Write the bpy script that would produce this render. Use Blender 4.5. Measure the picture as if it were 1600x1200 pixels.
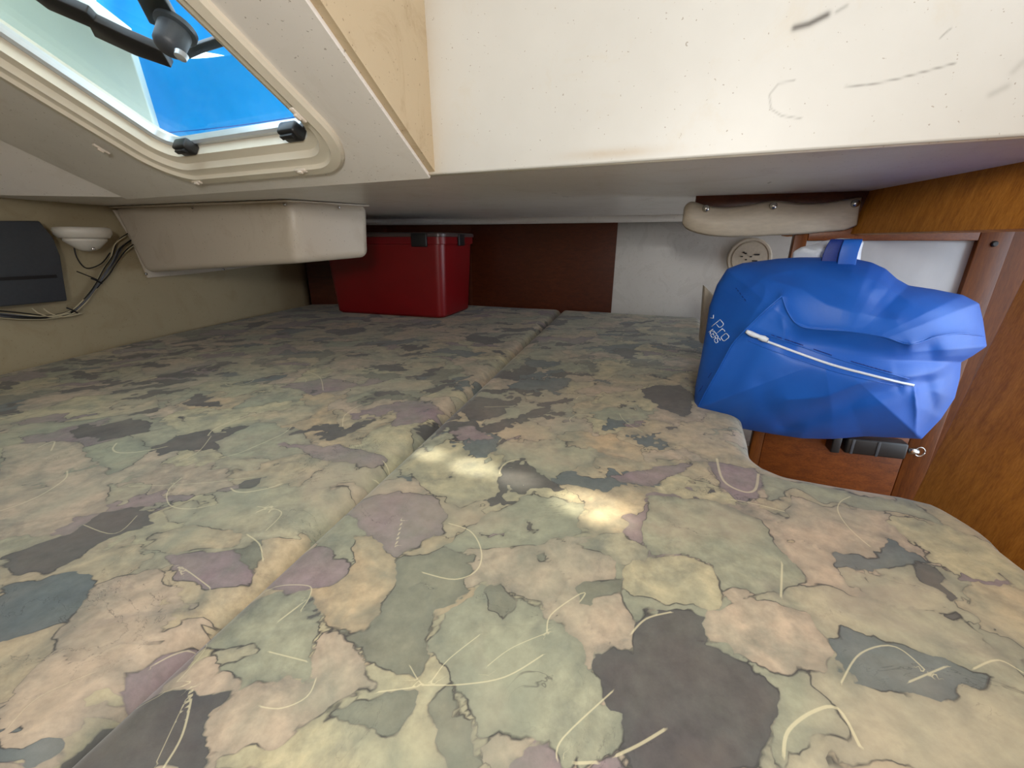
import bpy, bmesh, math, random
import numpy as np
from mathutils import Vector, Matrix
from mathutils.geometry import delaunay_2d_cdt, tessellate_polygon
random.seed(7); rng = np.random.default_rng(7)
S = bpy.context.scene
for o in list(bpy.data.objects): bpy.data.objects.remove(o)
COL = S.collection
# ------------------------------------------------------------------ camera
F_PX = 650.0; PITCH = math.radians(19); H = .32          # mattress top is z = 0
cam = bpy.data.cameras.new('camera'); cam.sensor_width = 36; cam.lens = F_PX/1600*36
cam.clip_start = .01
camo = bpy.data.objects.new('camera', cam); COL.objects.link(camo)
camo.location = (0, 0, H); camo.rotation_euler = (math.pi/2-PITCH, 0, 0); S.camera = camo
# ------------------------------------------------------------------ world, lights, exposure
S.view_settings.view_transform = 'Standard'; S.view_settings.look = 'None'
S.view_settings.gamma = 1; S.view_settings.use_curve_mapping = False
S.view_settings.exposure = 0.0
w = bpy.data.worlds.new('world'); S.world = w; w.use_nodes = True
wn = w.node_tree.nodes; wl = w.node_tree.links
bg = wn['Background']; sky = wn.new('ShaderNodeTexSky'); sky.sky_type = 'HOSEK_WILKIE'
sky.turbidity = 6; sky.ground_albedo = .5; sky.sun_direction = Vector((.5, .2, .8)).normalized()
mx = wn.new('ShaderNodeMixRGB'); mx.inputs[0].default_value = .45; mx.inputs[2].default_value = (.75, .85, .95, 1)
wl.new(sky.outputs[0], mx.inputs[1]); wl.new(mx.outputs[0], bg.inputs[0]); bg.inputs[1].default_value = 9.0
def area(name, loc, target, size, power, color, sy=None):
    l = bpy.data.lights.new(name, 'AREA'); l.shape = 'RECTANGLE'; l.size = size; l.size_y = sy or size
    l.energy = power; l.color = color
    o = bpy.data.objects.new(name, l); COL.objects.link(o); o.location = loc
    o.rotation_euler = (Vector(target)-Vector(loc)).to_track_quat('-Z', 'Y').to_euler(); return o
def spot(name, loc, target, ang, power, color, blend=.3, rad=.005):
    l = bpy.data.lights.new(name, 'SPOT'); l.spot_size = math.radians(ang); l.spot_blend = blend
    l.energy = power; l.color = color; l.shadow_soft_size = rad
    o = bpy.data.objects.new(name, l); COL.objects.link(o); o.location = loc
    o.rotation_euler = (Vector(target)-Vector(loc)).to_track_quat('-Z', 'Y').to_euler(); return o
# daylight from the companionway behind the camera, and the cabin lamp beside it
area('companionway_daylight', (.1, -1.1, .75), (.1, 1.0, .1), .9, 6, (1, .985, .96), .6)
area('overhead_fill', (.1, -.25, 1.28), (.05, .35, 0), .6, 1.5, (1, .98, .95), .5).data.spread = math.radians(115)  # added fill lamp under the closed deckhead, lifts the cushions against the riser
area('cabin_lamp', (-.02, -.30, .50), (.3, 1.0, .2), .12, 7.0, (1, .975, .93))
# sunlight slipping past the canvas and in through the hatch
for tgt, ang, pw in (((-.13, .590, 0), 5.0, 24), ((-.06, .550, 0), 5.5, 40), ((.005, .515, 0), 4.2, 38), ((.100, .452, 0), 5.2, 80), ((.118, .420, 0), 3.2, 40)):
    spot('hatch_sun', (-.50, .74, .47), tgt, ang, pw, (1, .93, .80) if tgt[0] < .05 else (1, .86, .66), .75, .010)

# ------------------------------------------------------------------ helpers
def c(r, g, b):
    return tuple((x/255/12.92 if x/255 <= .04045 else ((x/255+.055)/1.055)**2.4) for x in (r, g, b))+(1,)
FW = np.array([0, math.cos(PITCH), -math.sin(PITCH)]); UP = np.array([0, math.sin(PITCH), math.cos(PITCH)])
RT = np.array([1., 0, 0]); CP = np.array([0, 0, H])
def ray(u, v): return RT*((u-800)/F_PX)+UP*((600-v)/F_PX)+FW
def onz(u, v, z=0.):
    d = ray(u, v); return CP+d*((z-H)/d[2])
def onp(u, v, p0, n):
    d = ray(u, v); n = np.array(n, float); return CP+d*(np.dot(np.array(p0, float)-CP, n)/np.dot(d, n))
YAW = math.radians(18)
MN = np.array([math.sin(YAW), math.cos(YAW), 0]); RD = np.array([math.cos(YAW), -math.sin(YAW), 0]); ZZ = np.array([0, 0, 1.])
def onD(u, v, D):                       # athwartships plane at distance D along the boat's axis
    d = ray(u, v); return CP+d*(D/np.dot(d, MN))
def mesh_obj(name, verts, faces, mat=None, parent=None, smooth=False, kind=None, uv=None):
    me = bpy.data.meshes.new(name); me.from_pydata([tuple(map(float, q)) for q in verts], [], faces); me.update()
    if mat: me.materials.append(mat)
    if smooth:
        for p in me.polygons: p.use_smooth = True
    o = bpy.data.objects.new(name, me); COL.objects.link(o)
    if parent: o.parent = parent
    if kind: o['kind'] = kind
    return o
def fixn(o):
    bm = bmesh.new(); bm.from_mesh(o.data); bmesh.ops.remove_doubles(bm, verts=bm.verts, dist=1e-6)
    bmesh.ops.recalc_face_normals(bm, faces=bm.faces); bm.to_mesh(o.data); bm.free(); return o
def bev(o, wdt, seg=3, ang=30):
    m = o.modifiers.new('bevel', 'BEVEL'); m.width = wdt; m.segments = seg; m.limit_method = 'ANGLE'; m.angle_limit = math.radians(ang)
    m.harden_normals = False
    for p in o.data.polygons: p.use_smooth = True
    return o
def empty(name, loc=(0, 0, 0)):
    o = bpy.data.objects.new(name, None); COL.objects.link(o); o.location = [float(x) for x in loc]; o.empty_display_size = .05; return o
def tag(o, label, cat, group=None):
    o['label'] = label; o['category'] = cat
    if group: o['group'] = group
    return o
def adopt(parent, *kids):
    for k in kids:
        k.parent = parent; k.matrix_parent_inverse = Matrix.Translation(-parent.location)
def slab(name, front, back_off, mat, parent=None, kind=None, bv=0, seg=2):
    """extrude polygon (list of world points) by vector back_off"""
    n = len(front); b = [np.array(q)+np.array(back_off) for q in front]
    faces = [list(range(n)), list(range(2*n-1, n-1, -1))]+[[i, (i+1) % n, n+(i+1) % n, n+i] for i in range(n)]
    o = fixn(mesh_obj(name, list(front)+b, faces, mat, None, False, kind))
    if bv: bev(o, bv, seg)
    if parent: adopt(parent, o)
    return o
def box(name, cen, ex, ey, ez, mat, parent=None, bv=.001, kind=None, seg=2):
    """ex, ey, ez half-extent vectors"""
    cen = np.array(cen, float); ex, ey, ez = map(lambda q: np.array(q, float), (ex, ey, ez))
    return slab(name, [cen-ex-ey-ez, cen+ex-ey-ez, cen+ex+ey-ez, cen-ex+ey-ez], 2*ez, mat, parent, kind, bv, seg)
def smooth_path(pts, n=8):
    P = [np.array(q, float) for q in pts]; out = []
    for i in range(len(P)-1):
        a = P[max(i-1, 0)]; b = P[i]; d = P[i+1]; e = P[min(i+2, len(P)-1)]
        for k in range(n):
            t = k/n; out.append(.5*((2*b)+(-a+d)*t+(2*a-5*b+4*d-e)*t*t+(-a+3*b-3*d+e)*t**3))
    out.append(P[-1]); return out
def tube_geo(pts, r, sides=8):
    P = [Vector(q) for q in pts]; V = []; Fc = []; ref = None
    rr = r if hasattr(r, '__len__') else [r]*len(P)
    for i, q in enumerate(P):
        t = (P[min(i+1, len(P)-1)]-P[max(i-1, 0)])
        if t.length < 1e-9: t = Vector((0, 0, 1))
        t.normalize()
        if ref is None: ref = t.orthogonal().normalized()
        ref = (ref-t*ref.dot(t)).normalized(); s = t.cross(ref)
        for k in range(sides):
            a = 2*math.pi*k/sides; V.append(q+(ref*math.cos(a)+s*math.sin(a))*rr[i])
    for i in range(len(P)-1):
        for k in range(sides):
            a = i*sides+k; b = i*sides+(k+1) % sides; Fc.append([a, b, b+sides, a+sides])
    Fc.append(list(range(sides))[::-1]); Fc.append(list(range((len(P)-1)*sides, len(P)*sides)))
    return V, Fc
def tube(name, pts, r, mat, parent=None, sides=8, smooth=6):
    if smooth and len(pts) > 2: pts = smooth_path(pts, smooth)
    V, Fc = tube_geo(pts, r, sides); o = mesh_obj(name, V, Fc, mat, None, True)
    if parent: adopt(parent, o)
    return o
def multi_tube(name, paths, r, mat, parent=None, sides=6):
    V = []; Fc = []
    for p in paths:
        v, f = tube_geo(p, r, sides); b = len(V); V += v; Fc += [[i+b for i in q] for q in f]
    o = mesh_obj(name, V, Fc, mat, None, True)
    if parent: adopt(parent, o)
    return o
def lathe(name, prof, loc, axis, mat, parent=None, seg=32, e1=None):
    ax = Vector(axis).normalized(); a = Vector(e1) if e1 is not None else ax.orthogonal().normalized(); b = ax.cross(a)
    V = []; Fc = []
    for (r, z) in prof:
        for k in range(seg):
            t = 2*math.pi*k/seg; V.append(Vector(loc)+ax*z+(a*math.cos(t)+b*math.sin(t))*r)
    for i in range(len(prof)-1):
        for k in range(seg):
            Fc.append([i*seg+k, i*seg+(k+1) % seg, (i+1)*seg+(k+1) % seg, (i+1)*seg+k])
    Fc.append(list(range(seg))[::-1]); Fc.append(list(range((len(prof)-1)*seg, len(prof)*seg)))
    o = fixn(mesh_obj(name, V, Fc, mat, None, True))
    m = o.modifiers.new('e', 'EDGE_SPLIT'); m.split_angle = math.radians(40)
    if parent: adopt(parent, o)
    return o
# ------------------------------------------------------------------ materials
class NT:
    def __init__(s, name):
        s.m = bpy.data.materials.new(name); s.m.use_nodes = True; s.n = s.m.node_tree.nodes; s.l = s.m.node_tree.links
        s.b = s.n['Principled BSDF']
    def add(s, t, **k):
        x = s.n.new(t)
        for a, v in k.items(): setattr(x, a, v)
        return x
    def noise(s, scale, detail=4, rough=.5, vec=None, dist=0):
        x = s.add('ShaderNodeTexNoise'); x.inputs['Scale'].default_value = scale; x.inputs['Detail'].default_value = detail
        x.inputs['Roughness'].default_value = rough; x.inputs['Distortion'].default_value = dist
        if vec: s.l.new(vec, x.inputs['Vector'])
        return x
    def obj(s, scale=(1, 1, 1), rot=(0, 0, 0)):
        t = s.add('ShaderNodeTexCoord'); m = s.add('ShaderNodeMapping'); m.inputs['Scale'].default_value = scale; m.inputs['Rotation'].default_value = rot
        s.l.new(t.outputs['Object'], m.inputs['Vector']); return m.outputs[0]
    def ramp(s, fac, stops, interp='LINEAR'):
        r = s.add('ShaderNodeValToRGB'); r.color_ramp.interpolation = interp; e = r.color_ramp.elements
        while len(e) < len(stops): e.new(.5)
        for i, (p, col) in enumerate(stops): e[i].position = p; e[i].color = col
        s.l.new(fac, r.inputs[0]); return r
    def mix(s, fac, a, b, mode='MIX'):
        x = s.add('ShaderNodeMixRGB'); x.blend_type = mode
        for i, v in ((0, fac), (1, a), (2, b)):
            if isinstance(v, bpy.types.NodeSocket): s.l.new(v, x.inputs[i])
            elif isinstance(v, (int, float)): x.inputs[i].default_value = v
            else: x.inputs[i].default_value = v
        return x.outputs[0]
    def math(s, op, a, b=0., clamp=False):
        x = s.add('ShaderNodeMath'); x.operation = op; x.use_clamp = clamp
        for i, v in ((0, a), (1, b)):
            if isinstance(v, bpy.types.NodeSocket): s.l.new(v, x.inputs[i])
            else: x.inputs[i].default_value = v
        return x.outputs[0]
    def col(s, v):
        if isinstance(v, bpy.types.NodeSocket): s.l.new(v, s.b.inputs['Base Color'])
        else: s.b.inputs['Base Color'].default_value = v
        return s
    def bump(s, h, strength=.2, dist=.002):
        x = s.add('ShaderNodeBump'); x.inputs['Strength'].default_value = strength; x.inputs['Distance'].default_value = dist
        s.l.new(h, x.inputs['Height']); s.l.new(x.outputs[0], s.b.inputs['Normal']); return s
    def rough(s, v):
        if isinstance(v, bpy.types.NodeSocket): s.l.new(v, s.b.inputs['Roughness'])
        else: s.b.inputs['Roughness'].default_value = v
        return s
def simple(name, col, rough=.5, var=.12, scale=20, bump=0., metal=0., bscale=300, bdist=.0006):
    t = NT(name); n = t.noise(scale, 5)
    dark = tuple(x*(1-var) for x in col[:3])+(1,); lite = tuple(min(1, x*(1+var)) for x in col[:3])+(1,)
    t.col(t.ramp(n.outputs[0], [(.3, dark), (.7, lite)]).outputs[0]).rough(rough); t.b.inputs['Metallic'].default_value = metal
    if bump: t.bump(t.noise(bscale, 3).outputs[0], bump, bdist)
    return t.m
def gelcoat(name, col, dirt, dirt_amt=.5, rough=.32, streak=False):
    t = NT(name); v = t.obj()
    n = t.noise(3, 6, .6, v); d = t.noise(9, 8, .7, v, 1.)
    a = t.ramp(d.outputs[0], [(.52, (0, 0, 0, 1)), (.75, (dirt_amt,)*3+(1,))]).outputs[0]
    base = t.ramp(n.outputs[0], [(.3, tuple(x*.93 for x in col[:3])+(1,)), (.7, col)]).outputs[0]
    k = t.mix(a, base, dirt)
    sp = t.noise(260, 1, .3, v)
    s2 = t.ramp(sp.outputs[0], [(.74, (0, 0, 0, 1)), (.78, (.6, .6, .6, 1))]).outputs[0]
    k = t.mix(s2, k, tuple(x*.45 for x in dirt[:3])+(1,))
    t.col(k).rough(t.ramp(d.outputs[0], [(.3, (rough-.05,)*3+(1,)), (.8, (rough+.2,)*3+(1,))]).outputs[0])
    t.bump(t.noise(14, 3, .5, v).outputs[0], .15, .004)
    return t.m
def wood(name, ca, cb, cc, rotz=0, grain=(1, 1, 14), rough=.35):
    t = NT(name); v = t.obj(grain, (0, 0, rotz))
    n = t.noise(6, 8, .65, v, .6); f = t.noise(45, 4, .6, v)
    r = t.ramp(n.outputs[0], [(.25, ca), (.5, cb), (.78, cc)])
    k = t.mix(.35, r.outputs[0], t.ramp(f.outputs[0], [(.35, ca), (.7, cc)]).outputs[0])
    big = t.noise(2.2, 3, .5, t.obj())
    k = t.mix(t.ramp(big.outputs[0], [(.4, (0, 0, 0, 1)), (.7, (.45,)*3+(1,))]).outputs[0], k, ca)
    t.col(k).rough(rough); t.bump(f.outputs[0], .12, .0006); t.b.inputs['Coat Weight'].default_value = .08; t.b.inputs['Specular IOR Level'].default_value = .3
    t.b.inputs['Coat Roughness'].default_value = .25
    return t.m
M = {}
M['gel'] = gelcoat('gelcoat_ceiling', c(232, 227, 220), c(176, 160, 134), .22)
M['gel_clean'] = gelcoat('gelcoat_riser', c(226, 221, 209), c(190, 180, 150), .3, .3)
M['gel_side'] = gelcoat('gelcoat_stained', c(190, 170, 138), c(140, 112, 74), .7, .4)
M['hull'] = gelcoat('hull_liner', c(176, 164, 134), c(140, 120, 85), .3, .5)
M['wallgrey'] = gelcoat('aft_liner', c(200, 197, 192), c(150, 140, 125), .2, .25)
M['cover'] = gelcoat('moulded_cover', c(205, 195, 180), c(150, 130, 100), .3, .35)
M['wood'] = wood('teak', c(70, 34, 10), c(104, 55, 18), c(130, 74, 26), 0, (14, 14, 1.2))
M['woodh'] = wood('teak_horizontal', c(70, 32, 8), c(112, 56, 16), c(138, 76, 26), math.radians(18), (1.2, 14, 14))
M['woodr'] = wood('teak_board', c(122, 70, 20), c(172, 108, 34), c(205, 138, 56), 0, (14, 14, 1.1), .6)
M['woodr'].node_tree.nodes['Principled BSDF'].inputs['Coat Weight'].default_value = .03; M['woodr'].node_tree.nodes['Principled BSDF'].inputs['Specular IOR Level'].default_value = .25
M['darkwood'] = wood('mahogany_ply', c(58, 24, 14), c(84, 38, 20), c(104, 54, 30), math.radians(18), (1.2, 14, 14), .3)
M['grey_inset'] = simple('grey_laminate', c(160, 162, 166), .25, .05, 6, .1, 0, 90)
M['frame'] = simple('hatch_trim', c(222, 214, 196), .4, .04, 12, .05)
M['alu'] = simple('anodised_aluminium', c(205, 210, 214), .3, .03, 20, 0, .6)
M['black'] = simple('black_plastic', c(28, 28, 30), .4, .15, 40, .1)
M['dkgrey'] = simple('dark_grey_plastic', c(62, 66, 72), .45, .06, 30, .1)
M['white'] = simple('white_plastic', c(212, 208, 198), .35, .04, 20)
M['clip'] = simple('clear_clip_plastic', c(225, 214, 200), .2, .05, 20)
M['steel'] = simple('steel', c(190, 188, 184), .25, .05, 40, 0, 1.)
M['red'] = simple('red_plastic', c(120, 5, 14), .35, .08, 4, .05)
M['lid'] = simple('smoky_lid', c(86, 72, 70), .3, .1, 10)
M['lamp_white'] = M['white']
M['wire_w'] = simple('cream_wire', c(200, 190, 160), .5, .05); M['wire_k'] = simple('black_wire', c(20, 20, 22), .5, .05)
M['wire_g'] = simple('grey_wire', c(95, 98, 105), .5, .05)
M['base'] = simple('plywood_base', c(120, 90, 60), .7, .2, 8)
M['vinyl'] = simple('cream_vinyl', c(188, 176, 158), .5, .08, 14, .25, 0, 120, .001)
M['canvas'] = simple('blue_canvas', c(20, 110, 225), .8, .06, 30, .3)
M['paperbag'] = simple('white_film', c(215, 222, 232), .35, .04, 20, .3, 0, 60, .002)
M['text'] = simple('white_print', c(225, 232, 240), .5, .02)
M['zip'] = simple('white_zip', c(205, 214, 225), .35, .04, 80, .2)
t = NT('blue_vinyl'); v = t.obj(); n = t.noise(7, 4, .5, v)
t.col(t.ramp(n.outputs[0], [(.3, c(22, 80, 168)), (.7, c(28, 94, 188))]).outputs[0]).rough(.48); t.b.inputs['Specular IOR Level'].default_value = .35
fn = t.noise(420, 2, .5, v); wn_ = t.noise(11, 2, .5, v, .4)
b1 = t.add('ShaderNodeBump'); b1.inputs['Strength'].default_value = .2; b1.inputs['Distance'].default_value = .004; t.l.new(wn_.outputs[0], b1.inputs['Height'])
b2 = t.add('ShaderNodeBump'); b2.inputs['Strength'].default_value = .2; b2.inputs['Distance'].default_value = .0005; t.l.new(fn.outputs[0], b2.inputs['Height'])
t.l.new(b1.outputs[0], b2.inputs['Normal']); t.l.new(b2.outputs[0], t.b.inputs['Normal']); M['bag'] = t.m
t = NT('acrylic_pane'); out = t.n['Material Output']; tr = t.add('ShaderNodeBsdfTransparent'); tr.inputs[0].default_value = (.93, .97, .96, 1)
gl = t.add('ShaderNodeBsdfGlossy'); gl.inputs['Roughness'].default_value = .05; fr = t.add('ShaderNodeMath', operation='MULTIPLY'); lw = t.add('ShaderNodeLayerWeight'); lw.inputs[0].default_value = .3; t.l.new(lw.outputs['Facing'], fr.inputs[0]); fr.inputs[1].default_value = .22
ms = t.add('ShaderNodeMixShader'); t.l.new(fr.outputs[0], ms.inputs[0]); t.l.new(tr.outputs[0], ms.inputs[1]); t.l.new(gl.outputs[0], ms.inputs[2])
t.l.new(ms.outputs[0], out.inputs['Surface']); M['pane'] = t.m
# ------------------------------------------------------------------ setting: ceiling facets
ZC = .424
psi = math.radians(24); sl = math.radians(30)
E2 = np.array([math.cos(psi), -math.sin(psi), 0]); E1 = np.array([math.sin(psi)*math.cos(sl), math.cos(psi)*math.cos(sl), -math.sin(sl)])
NH = np.cross(E1, E2); NH *= -1 if NH[2] > 0 else 1          # points down into the cabin
P0 = onz(600, 279, ZC)
def H_ab(u, v):
    q = onp(u, v, P0, NH)-P0; return np.dot(q, E2), np.dot(q, E1)
def Hp(a, b, o=0.): return P0+E2*a+E1*b+NH*o          # o > 0 = hanging down
def ext(p, q, bt):                                       # point on line pq (plane coords) with b = bt
    s = (bt-p[1])/(q[1]-p[1]); return (p[0]+(q[0]-p[0])*s, bt)
TOPB = -.95
rA, rB = H_ab(484, 0), H_ab(660, 255)
lA, lB = H_ab(0, 214), H_ab(206, 311)
r_bot = ext(rA, rB, 0.); r_top = ext(rA, rB, TOPB)
l_bot = ext(lA, lB, 0.); l_top = ext(lA, lB, TOPB)
A = Hp(*r_bot); B = onz(1600, 213, ZC); B2 = B+(B-A)*.35
wedge_n = np.cross(Hp(*r_top)-A, ZZ)
W1 = onp(655, 0, A, wedge_n); wdir = (W1-A)/np.linalg.norm(W1-A)
W2 = A+wdir*1.0
rt = Hp(*r_top)
WT = np.array([W2[0], W2[1], W2[2]])
R_off = B2-A
Lb = Hp(*l_bot); Lt = Hp(*l_top)
FL = onz(0, 305, ZC); FL2 = FL+(FL-Lb)*.35
FT = FL2+np.array([-.10, -.75, .475])
# hatch in plane coordinates
hL = [H_ab(0, 64), H_ab(232, 221)]; hR = [H_ab(262, 0), H_ab(456, 184)]; hB = [H_ab(270, 240), H_ab(480, 215)]
a0 = hL[1][0]-.02; a1 = (hR[0][0]+hR[1][0])/2-.002; b1h = hB[0][1]*.5+hB[1][1]*.5+.005; b0h = b1h-.46
def rrect(a0, a1, b0, b1, r, n=8):
    out = []
    for (ca, cb, s) in ((a1-r, b1-r, 0), (a0+r, b1-r, 1), (a0+r, b0+r, 2), (a1-r, b0+r, 3)):
        for k in range(n+1):
            t = math.pi/2*(s+k/n); out.append((ca+r*math.cos(t), cb+r*math.sin(t)))
    return out
hole = rrect(a0-.03, a1+.03, b0h-.03, b1h+.03, .05)
outer = [l_bot, r_bot, r_top, l_top]
tris = tessellate_polygon([[Vector((p[0], p[1], 0)) for p in outer], [Vector((p[0], p[1], 0)) for p in hole]])
V = [Hp(*p) for p in outer]+[Hp(*p) for p in hole]; Fc = [list(t) for t in tris]
Fc = [f for f in Fc if len(set(f)) == 3]
ce = fixn(mesh_obj('ceiling', V, Fc, M['gel'], None, False, 'structure'))
so = ce.modifiers.new('s', 'SOLIDIFY'); so.thickness = .012; so.offset = 0
up = np.array([0, 0, 1.])
slab('ceiling', [Lb, Lt, FT, FL2], [0, 0, .02], M['gel'], None, 'structure')
# low ceiling over the aft end of the berth
fr_edge = [FL2+np.array([-.3, 0, 0]), FL2, Lb, A, B2]
back = [np.array([1.9, 1.4, ZC]), np.array([1.2, 2.2, ZC]), np.array([-.1, 2.6, ZC]), np.array([-1.9, 2.6, ZC])]
slab('ceiling', fr_edge+back, [0, 0, .03], M['gel'], None, 'structure')
slab('ceiling', [A, rt, W2], -np.cross(rt-A, ZZ)/np.linalg.norm(np.cross(rt-A, ZZ))*.012, M['gel_side'], None, 'structure')
# bright riser: rounded lower edge, then a long slope up toward the companionway
rv = []; NU = 30; NV = 40
perp = np.cross(R_off, wdir); perp /= np.linalg.norm(perp)
perp *= -1 if perp[1] < 0 else 1
# ------------------------------------------------------------------ placeholder for riser material with scuffs
t = NT('riser_gelcoat'); v = t.obj()
n = t.noise(2.5, 5, .6, v); base = t.ramp(n.outputs[0], [(.35, c(188, 187, 181)), (.65, c(198, 198, 193))]).outputs[0]
d = t.noise(11, 8, .7, v, .6); base = t.mix(t.ramp(d.outputs[0], [(.56, (0, 0, 0, 1)), (.8, (.35,)*3+(1,))]).outputs[0], base, c(188, 172, 140))
sm = t.add('ShaderNodeAttribute', attribute_name='scuff'); base = t.mix(sm.outputs['Fac'], base, c(88, 84, 78))
st = t.add('ShaderNodeAttribute', attribute_name='stain'); sn = t.noise(40, 6, .7, v)
base = t.mix(t.math('MULTIPLY', st.outputs['Fac'], t.math('ADD', sn.outputs[0], .3)), base, c(168, 142, 100))
sp = t.noise(300, 1, .3, v); base = t.mix(t.ramp(sp.outputs[0], [(.76, (0, 0, 0, 1)), (.79, (.6,)*3+(1,))]).outputs[0], base, c(120, 105, 85))
t.col(base).rough(.45); t.bump(t.noise(6, 2, .5, v).outputs[0], .2, .006); M['riser'] = t.m
scuffs = [([(1240, 47), (1262, 41), (1290, 27)], 5, 1.), ([(1305, 22), (1320, 13)], 3, .4), ([(1318, 137), (1350, 136), (1395, 127), (1440, 115), (1487, 102)], 1.2, .6),
          ([(1240, 128), (1215, 133), (1201, 150), (1203, 172), (1220, 183), (1250, 187)], .9, .4), ([(1465, 62), (1481, 48)], 1.5, .5),
          ([(1543, 150), (1567, 138)], 6, .25), ([(1577, 115), (1592, 100)], 6, .2)]
def seg_dist(P, a, b):
    a = np.array(a, float); b = np.array(b, float); ab = b-a; tt = np.clip(((P-a)@ab)/(ab@ab+1e-12), 0, 1)
    return np.linalg.norm(P-(a+tt[:, None]*ab), axis=1)
def poly_dist(P, pts):
    return np.min([seg_dist(P, pts[i], pts[i+1]) for i in range(len(pts)-1)], axis=0)
Nn = 640; Mm = 240
un = R_off/np.linalg.norm(R_off); Lr = np.linalg.norm(R_off)
us = np.linspace(0, Lr, Nn); rad = .02
prof = []
for k in range(7):                                       # quarter-round lip
    th = k/6*math.radians(70); prof.append((rad*math.sin(th)*.9, rad*(1-math.cos(th))))
ss = [0]+list(np.linspace(.003, .5, Mm))+[.75, 1.]
V = []; sc = []; 
for s_ in ss:
    for u_ in us: V.append(A+un*u_+wdir*s_)
V = np.array(V)
toC = V-CP; cx = toC@RT; cy = toC@UP; cz = toC@FW
px = np.stack([800+F_PX*cx/np.maximum(cz, .05), 600-F_PX*cy/np.maximum(cz, .05)], 1)
# scuff masks are stored as surface attributes in the board's own coordinates
sur = np.stack([(V-A)@un, (V-A)@wdir], 1)
rn = np.cross(un, wdir)
def rp(u, v):
    q = onp(u, v, A, rn)-A; M2 = np.array([[1, un@wdir], [un@wdir, 1]]); return (q@un, q@wdir)
scf = np.zeros(len(V))
for pts, wd, am in scuffs:
    g = [rp(*q) for q in pts]; sc_ = np.linalg.norm(onp(*pts[0], A, rn)-onp(pts[0][0]+1, pts[0][1], A, rn))
    dd = poly_dist(sur, g)
    scf = np.maximum(scf, am*np.exp(-(dd/(max(wd, 1.4)*sc_))**2))
stn = np.exp(-np.maximum(sur[:, 0]-0, 0)/.022)*.9+.5*np.exp(-((sur[:, 1]-.012)/.006)**2)*np.exp(-((sur[:, 0]-.30)/.06)**2)
idx = lambda i, j: i*Nn+j
Fc = [[idx(i, j), idx(i, j+1), idx(i+1, j+1), idx(i+1, j)] for i in range(len(ss)-1) for j in range(Nn-1)]
ri = mesh_obj('ceiling', V, Fc, M['riser'], None, True, 'structure')
for nm, arr in (('scuff', scf), ('stain', stn)):
    at = ri.data.attributes.new(nm, 'FLOAT', 'POINT'); at.data.foreach_set('value', arr.astype(np.float32))
so = ri.modifiers.new('s', 'SOLIDIFY'); so.thickness = .012; so.offset = 0
# rounded lip along the front edge of the low ceiling
tube('trim_1', [A+np.array([0, .004, .006]), B2+np.array([0, .004, .006])], .008, M['gel_clean'], None, 16, 0)['kind'] = 'structure'
tube('trim_2', [Lb+np.array([0, .004, .006]), A+np.array([0, .004, .006])], .008, M['gel'], None, 16, 0)['kind'] = 'structure'
# rear deckhead above the camera and wall behind it
wk = rt+(rt-A)*np.array([1, 1, 0])/(A[1]-rt[1])*(rt[1]+1.3)
slab('ceiling', [Lt, rt, wk, np.array([-2.1, -1.3, rt[2]]), np.array([-2.1, Lt[1], rt[2]])], [0, 0, .03], M['gel'], None, 'structure')
slab('ceiling', [np.array([*A[:2], 1.35]), np.array([*rt[:2], 1.35]), np.array([*wk[:2], 1.35]), np.array([2.1, -1.3, 1.35]), np.array([2.1, -.05, 1.35]), np.array([*B2[:2], 1.35])], [0, 0, .03], M['gel'], None, 'structure')
slab('wall_left', [rt, wk, wk+ZZ*.45, rt+ZZ*.45], [-.02, 0, 0], M['gel'], None, 'structure')
slab('wall_left', [rt, rt+ZZ*.45, W2], [-.012, 0.004, 0], M['gel_side'], None, 'structure')
slab('wall_front', [np.array(q) for q in [(-2.1, -1.3, -.6), (2.1, -1.3, -.6), (2.1, -1.3, 1.36), (-2.1, -1.3, 1.36)]], [0, -.03, 0], M['gel'], None, 'structure')
slab('floor', [np.array(q) for q in [(-2.1, -1.3, -.6), (2.1, -1.3, -.6), (2.1, 2.9, -.6), (-2.1, 2.9, -.6)]], [0, 0, -.03], M['base'], None, 'structure')
# ------------------------------------------------------------------ walls
def wall(name, plan, z0, z1, mat, flare=0., thick=(0, 0)):
    """vertical strip along plan polyline, optionally flared outwards with height"""
    pl = [np.array(a_)*(1-k/6)+np.array(b_)*k/6 for a_, b_ in zip(plan[:-1], plan[1:]) for k in range(6)]+[np.array(plan[-1])]; V = []; n = len(pl)
    for f_ in np.linspace(0, 1, 7):
        for q in pl:
            zt_ = z1 if not callable(z1) else z1(q[1]); V.append((q[0], q[1], z0+(zt_-z0)*f_))
    Fc = [[i*n+j, i*n+j+1, (i+1)*n+j+1, (i+1)*n+j] for i in range(6) for j in range(n-1)]
    o = mesh_obj(name, V, Fc, mat, None, True, 'structure')
    m = o.modifiers.new('s', 'SOLIDIFY'); m.thickness = .02; m.offset = -1
    return o
HULL = [(-1.25, -1.3), (-1.31, .3), (-1.325, 1.0), (-1.29, 1.35), (-1.235, 1.62), (-1.18, 1.85), (-1.09, 2.29)]
BACK = [(-1.09, 2.29), (-.65, 2.32), (-.205, 2.25), (.489, 2.0), (.87, 1.86), (1.3, 1.70), (1.9, 1.5)]
wall('wall_left', HULL, -.6, lambda y: float(np.interp(y, [.5, 1.0], [.95, .47])), M['hull'], .0)
wall('wall_back', BACK, -.6, .45, M['wallgrey'])
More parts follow.
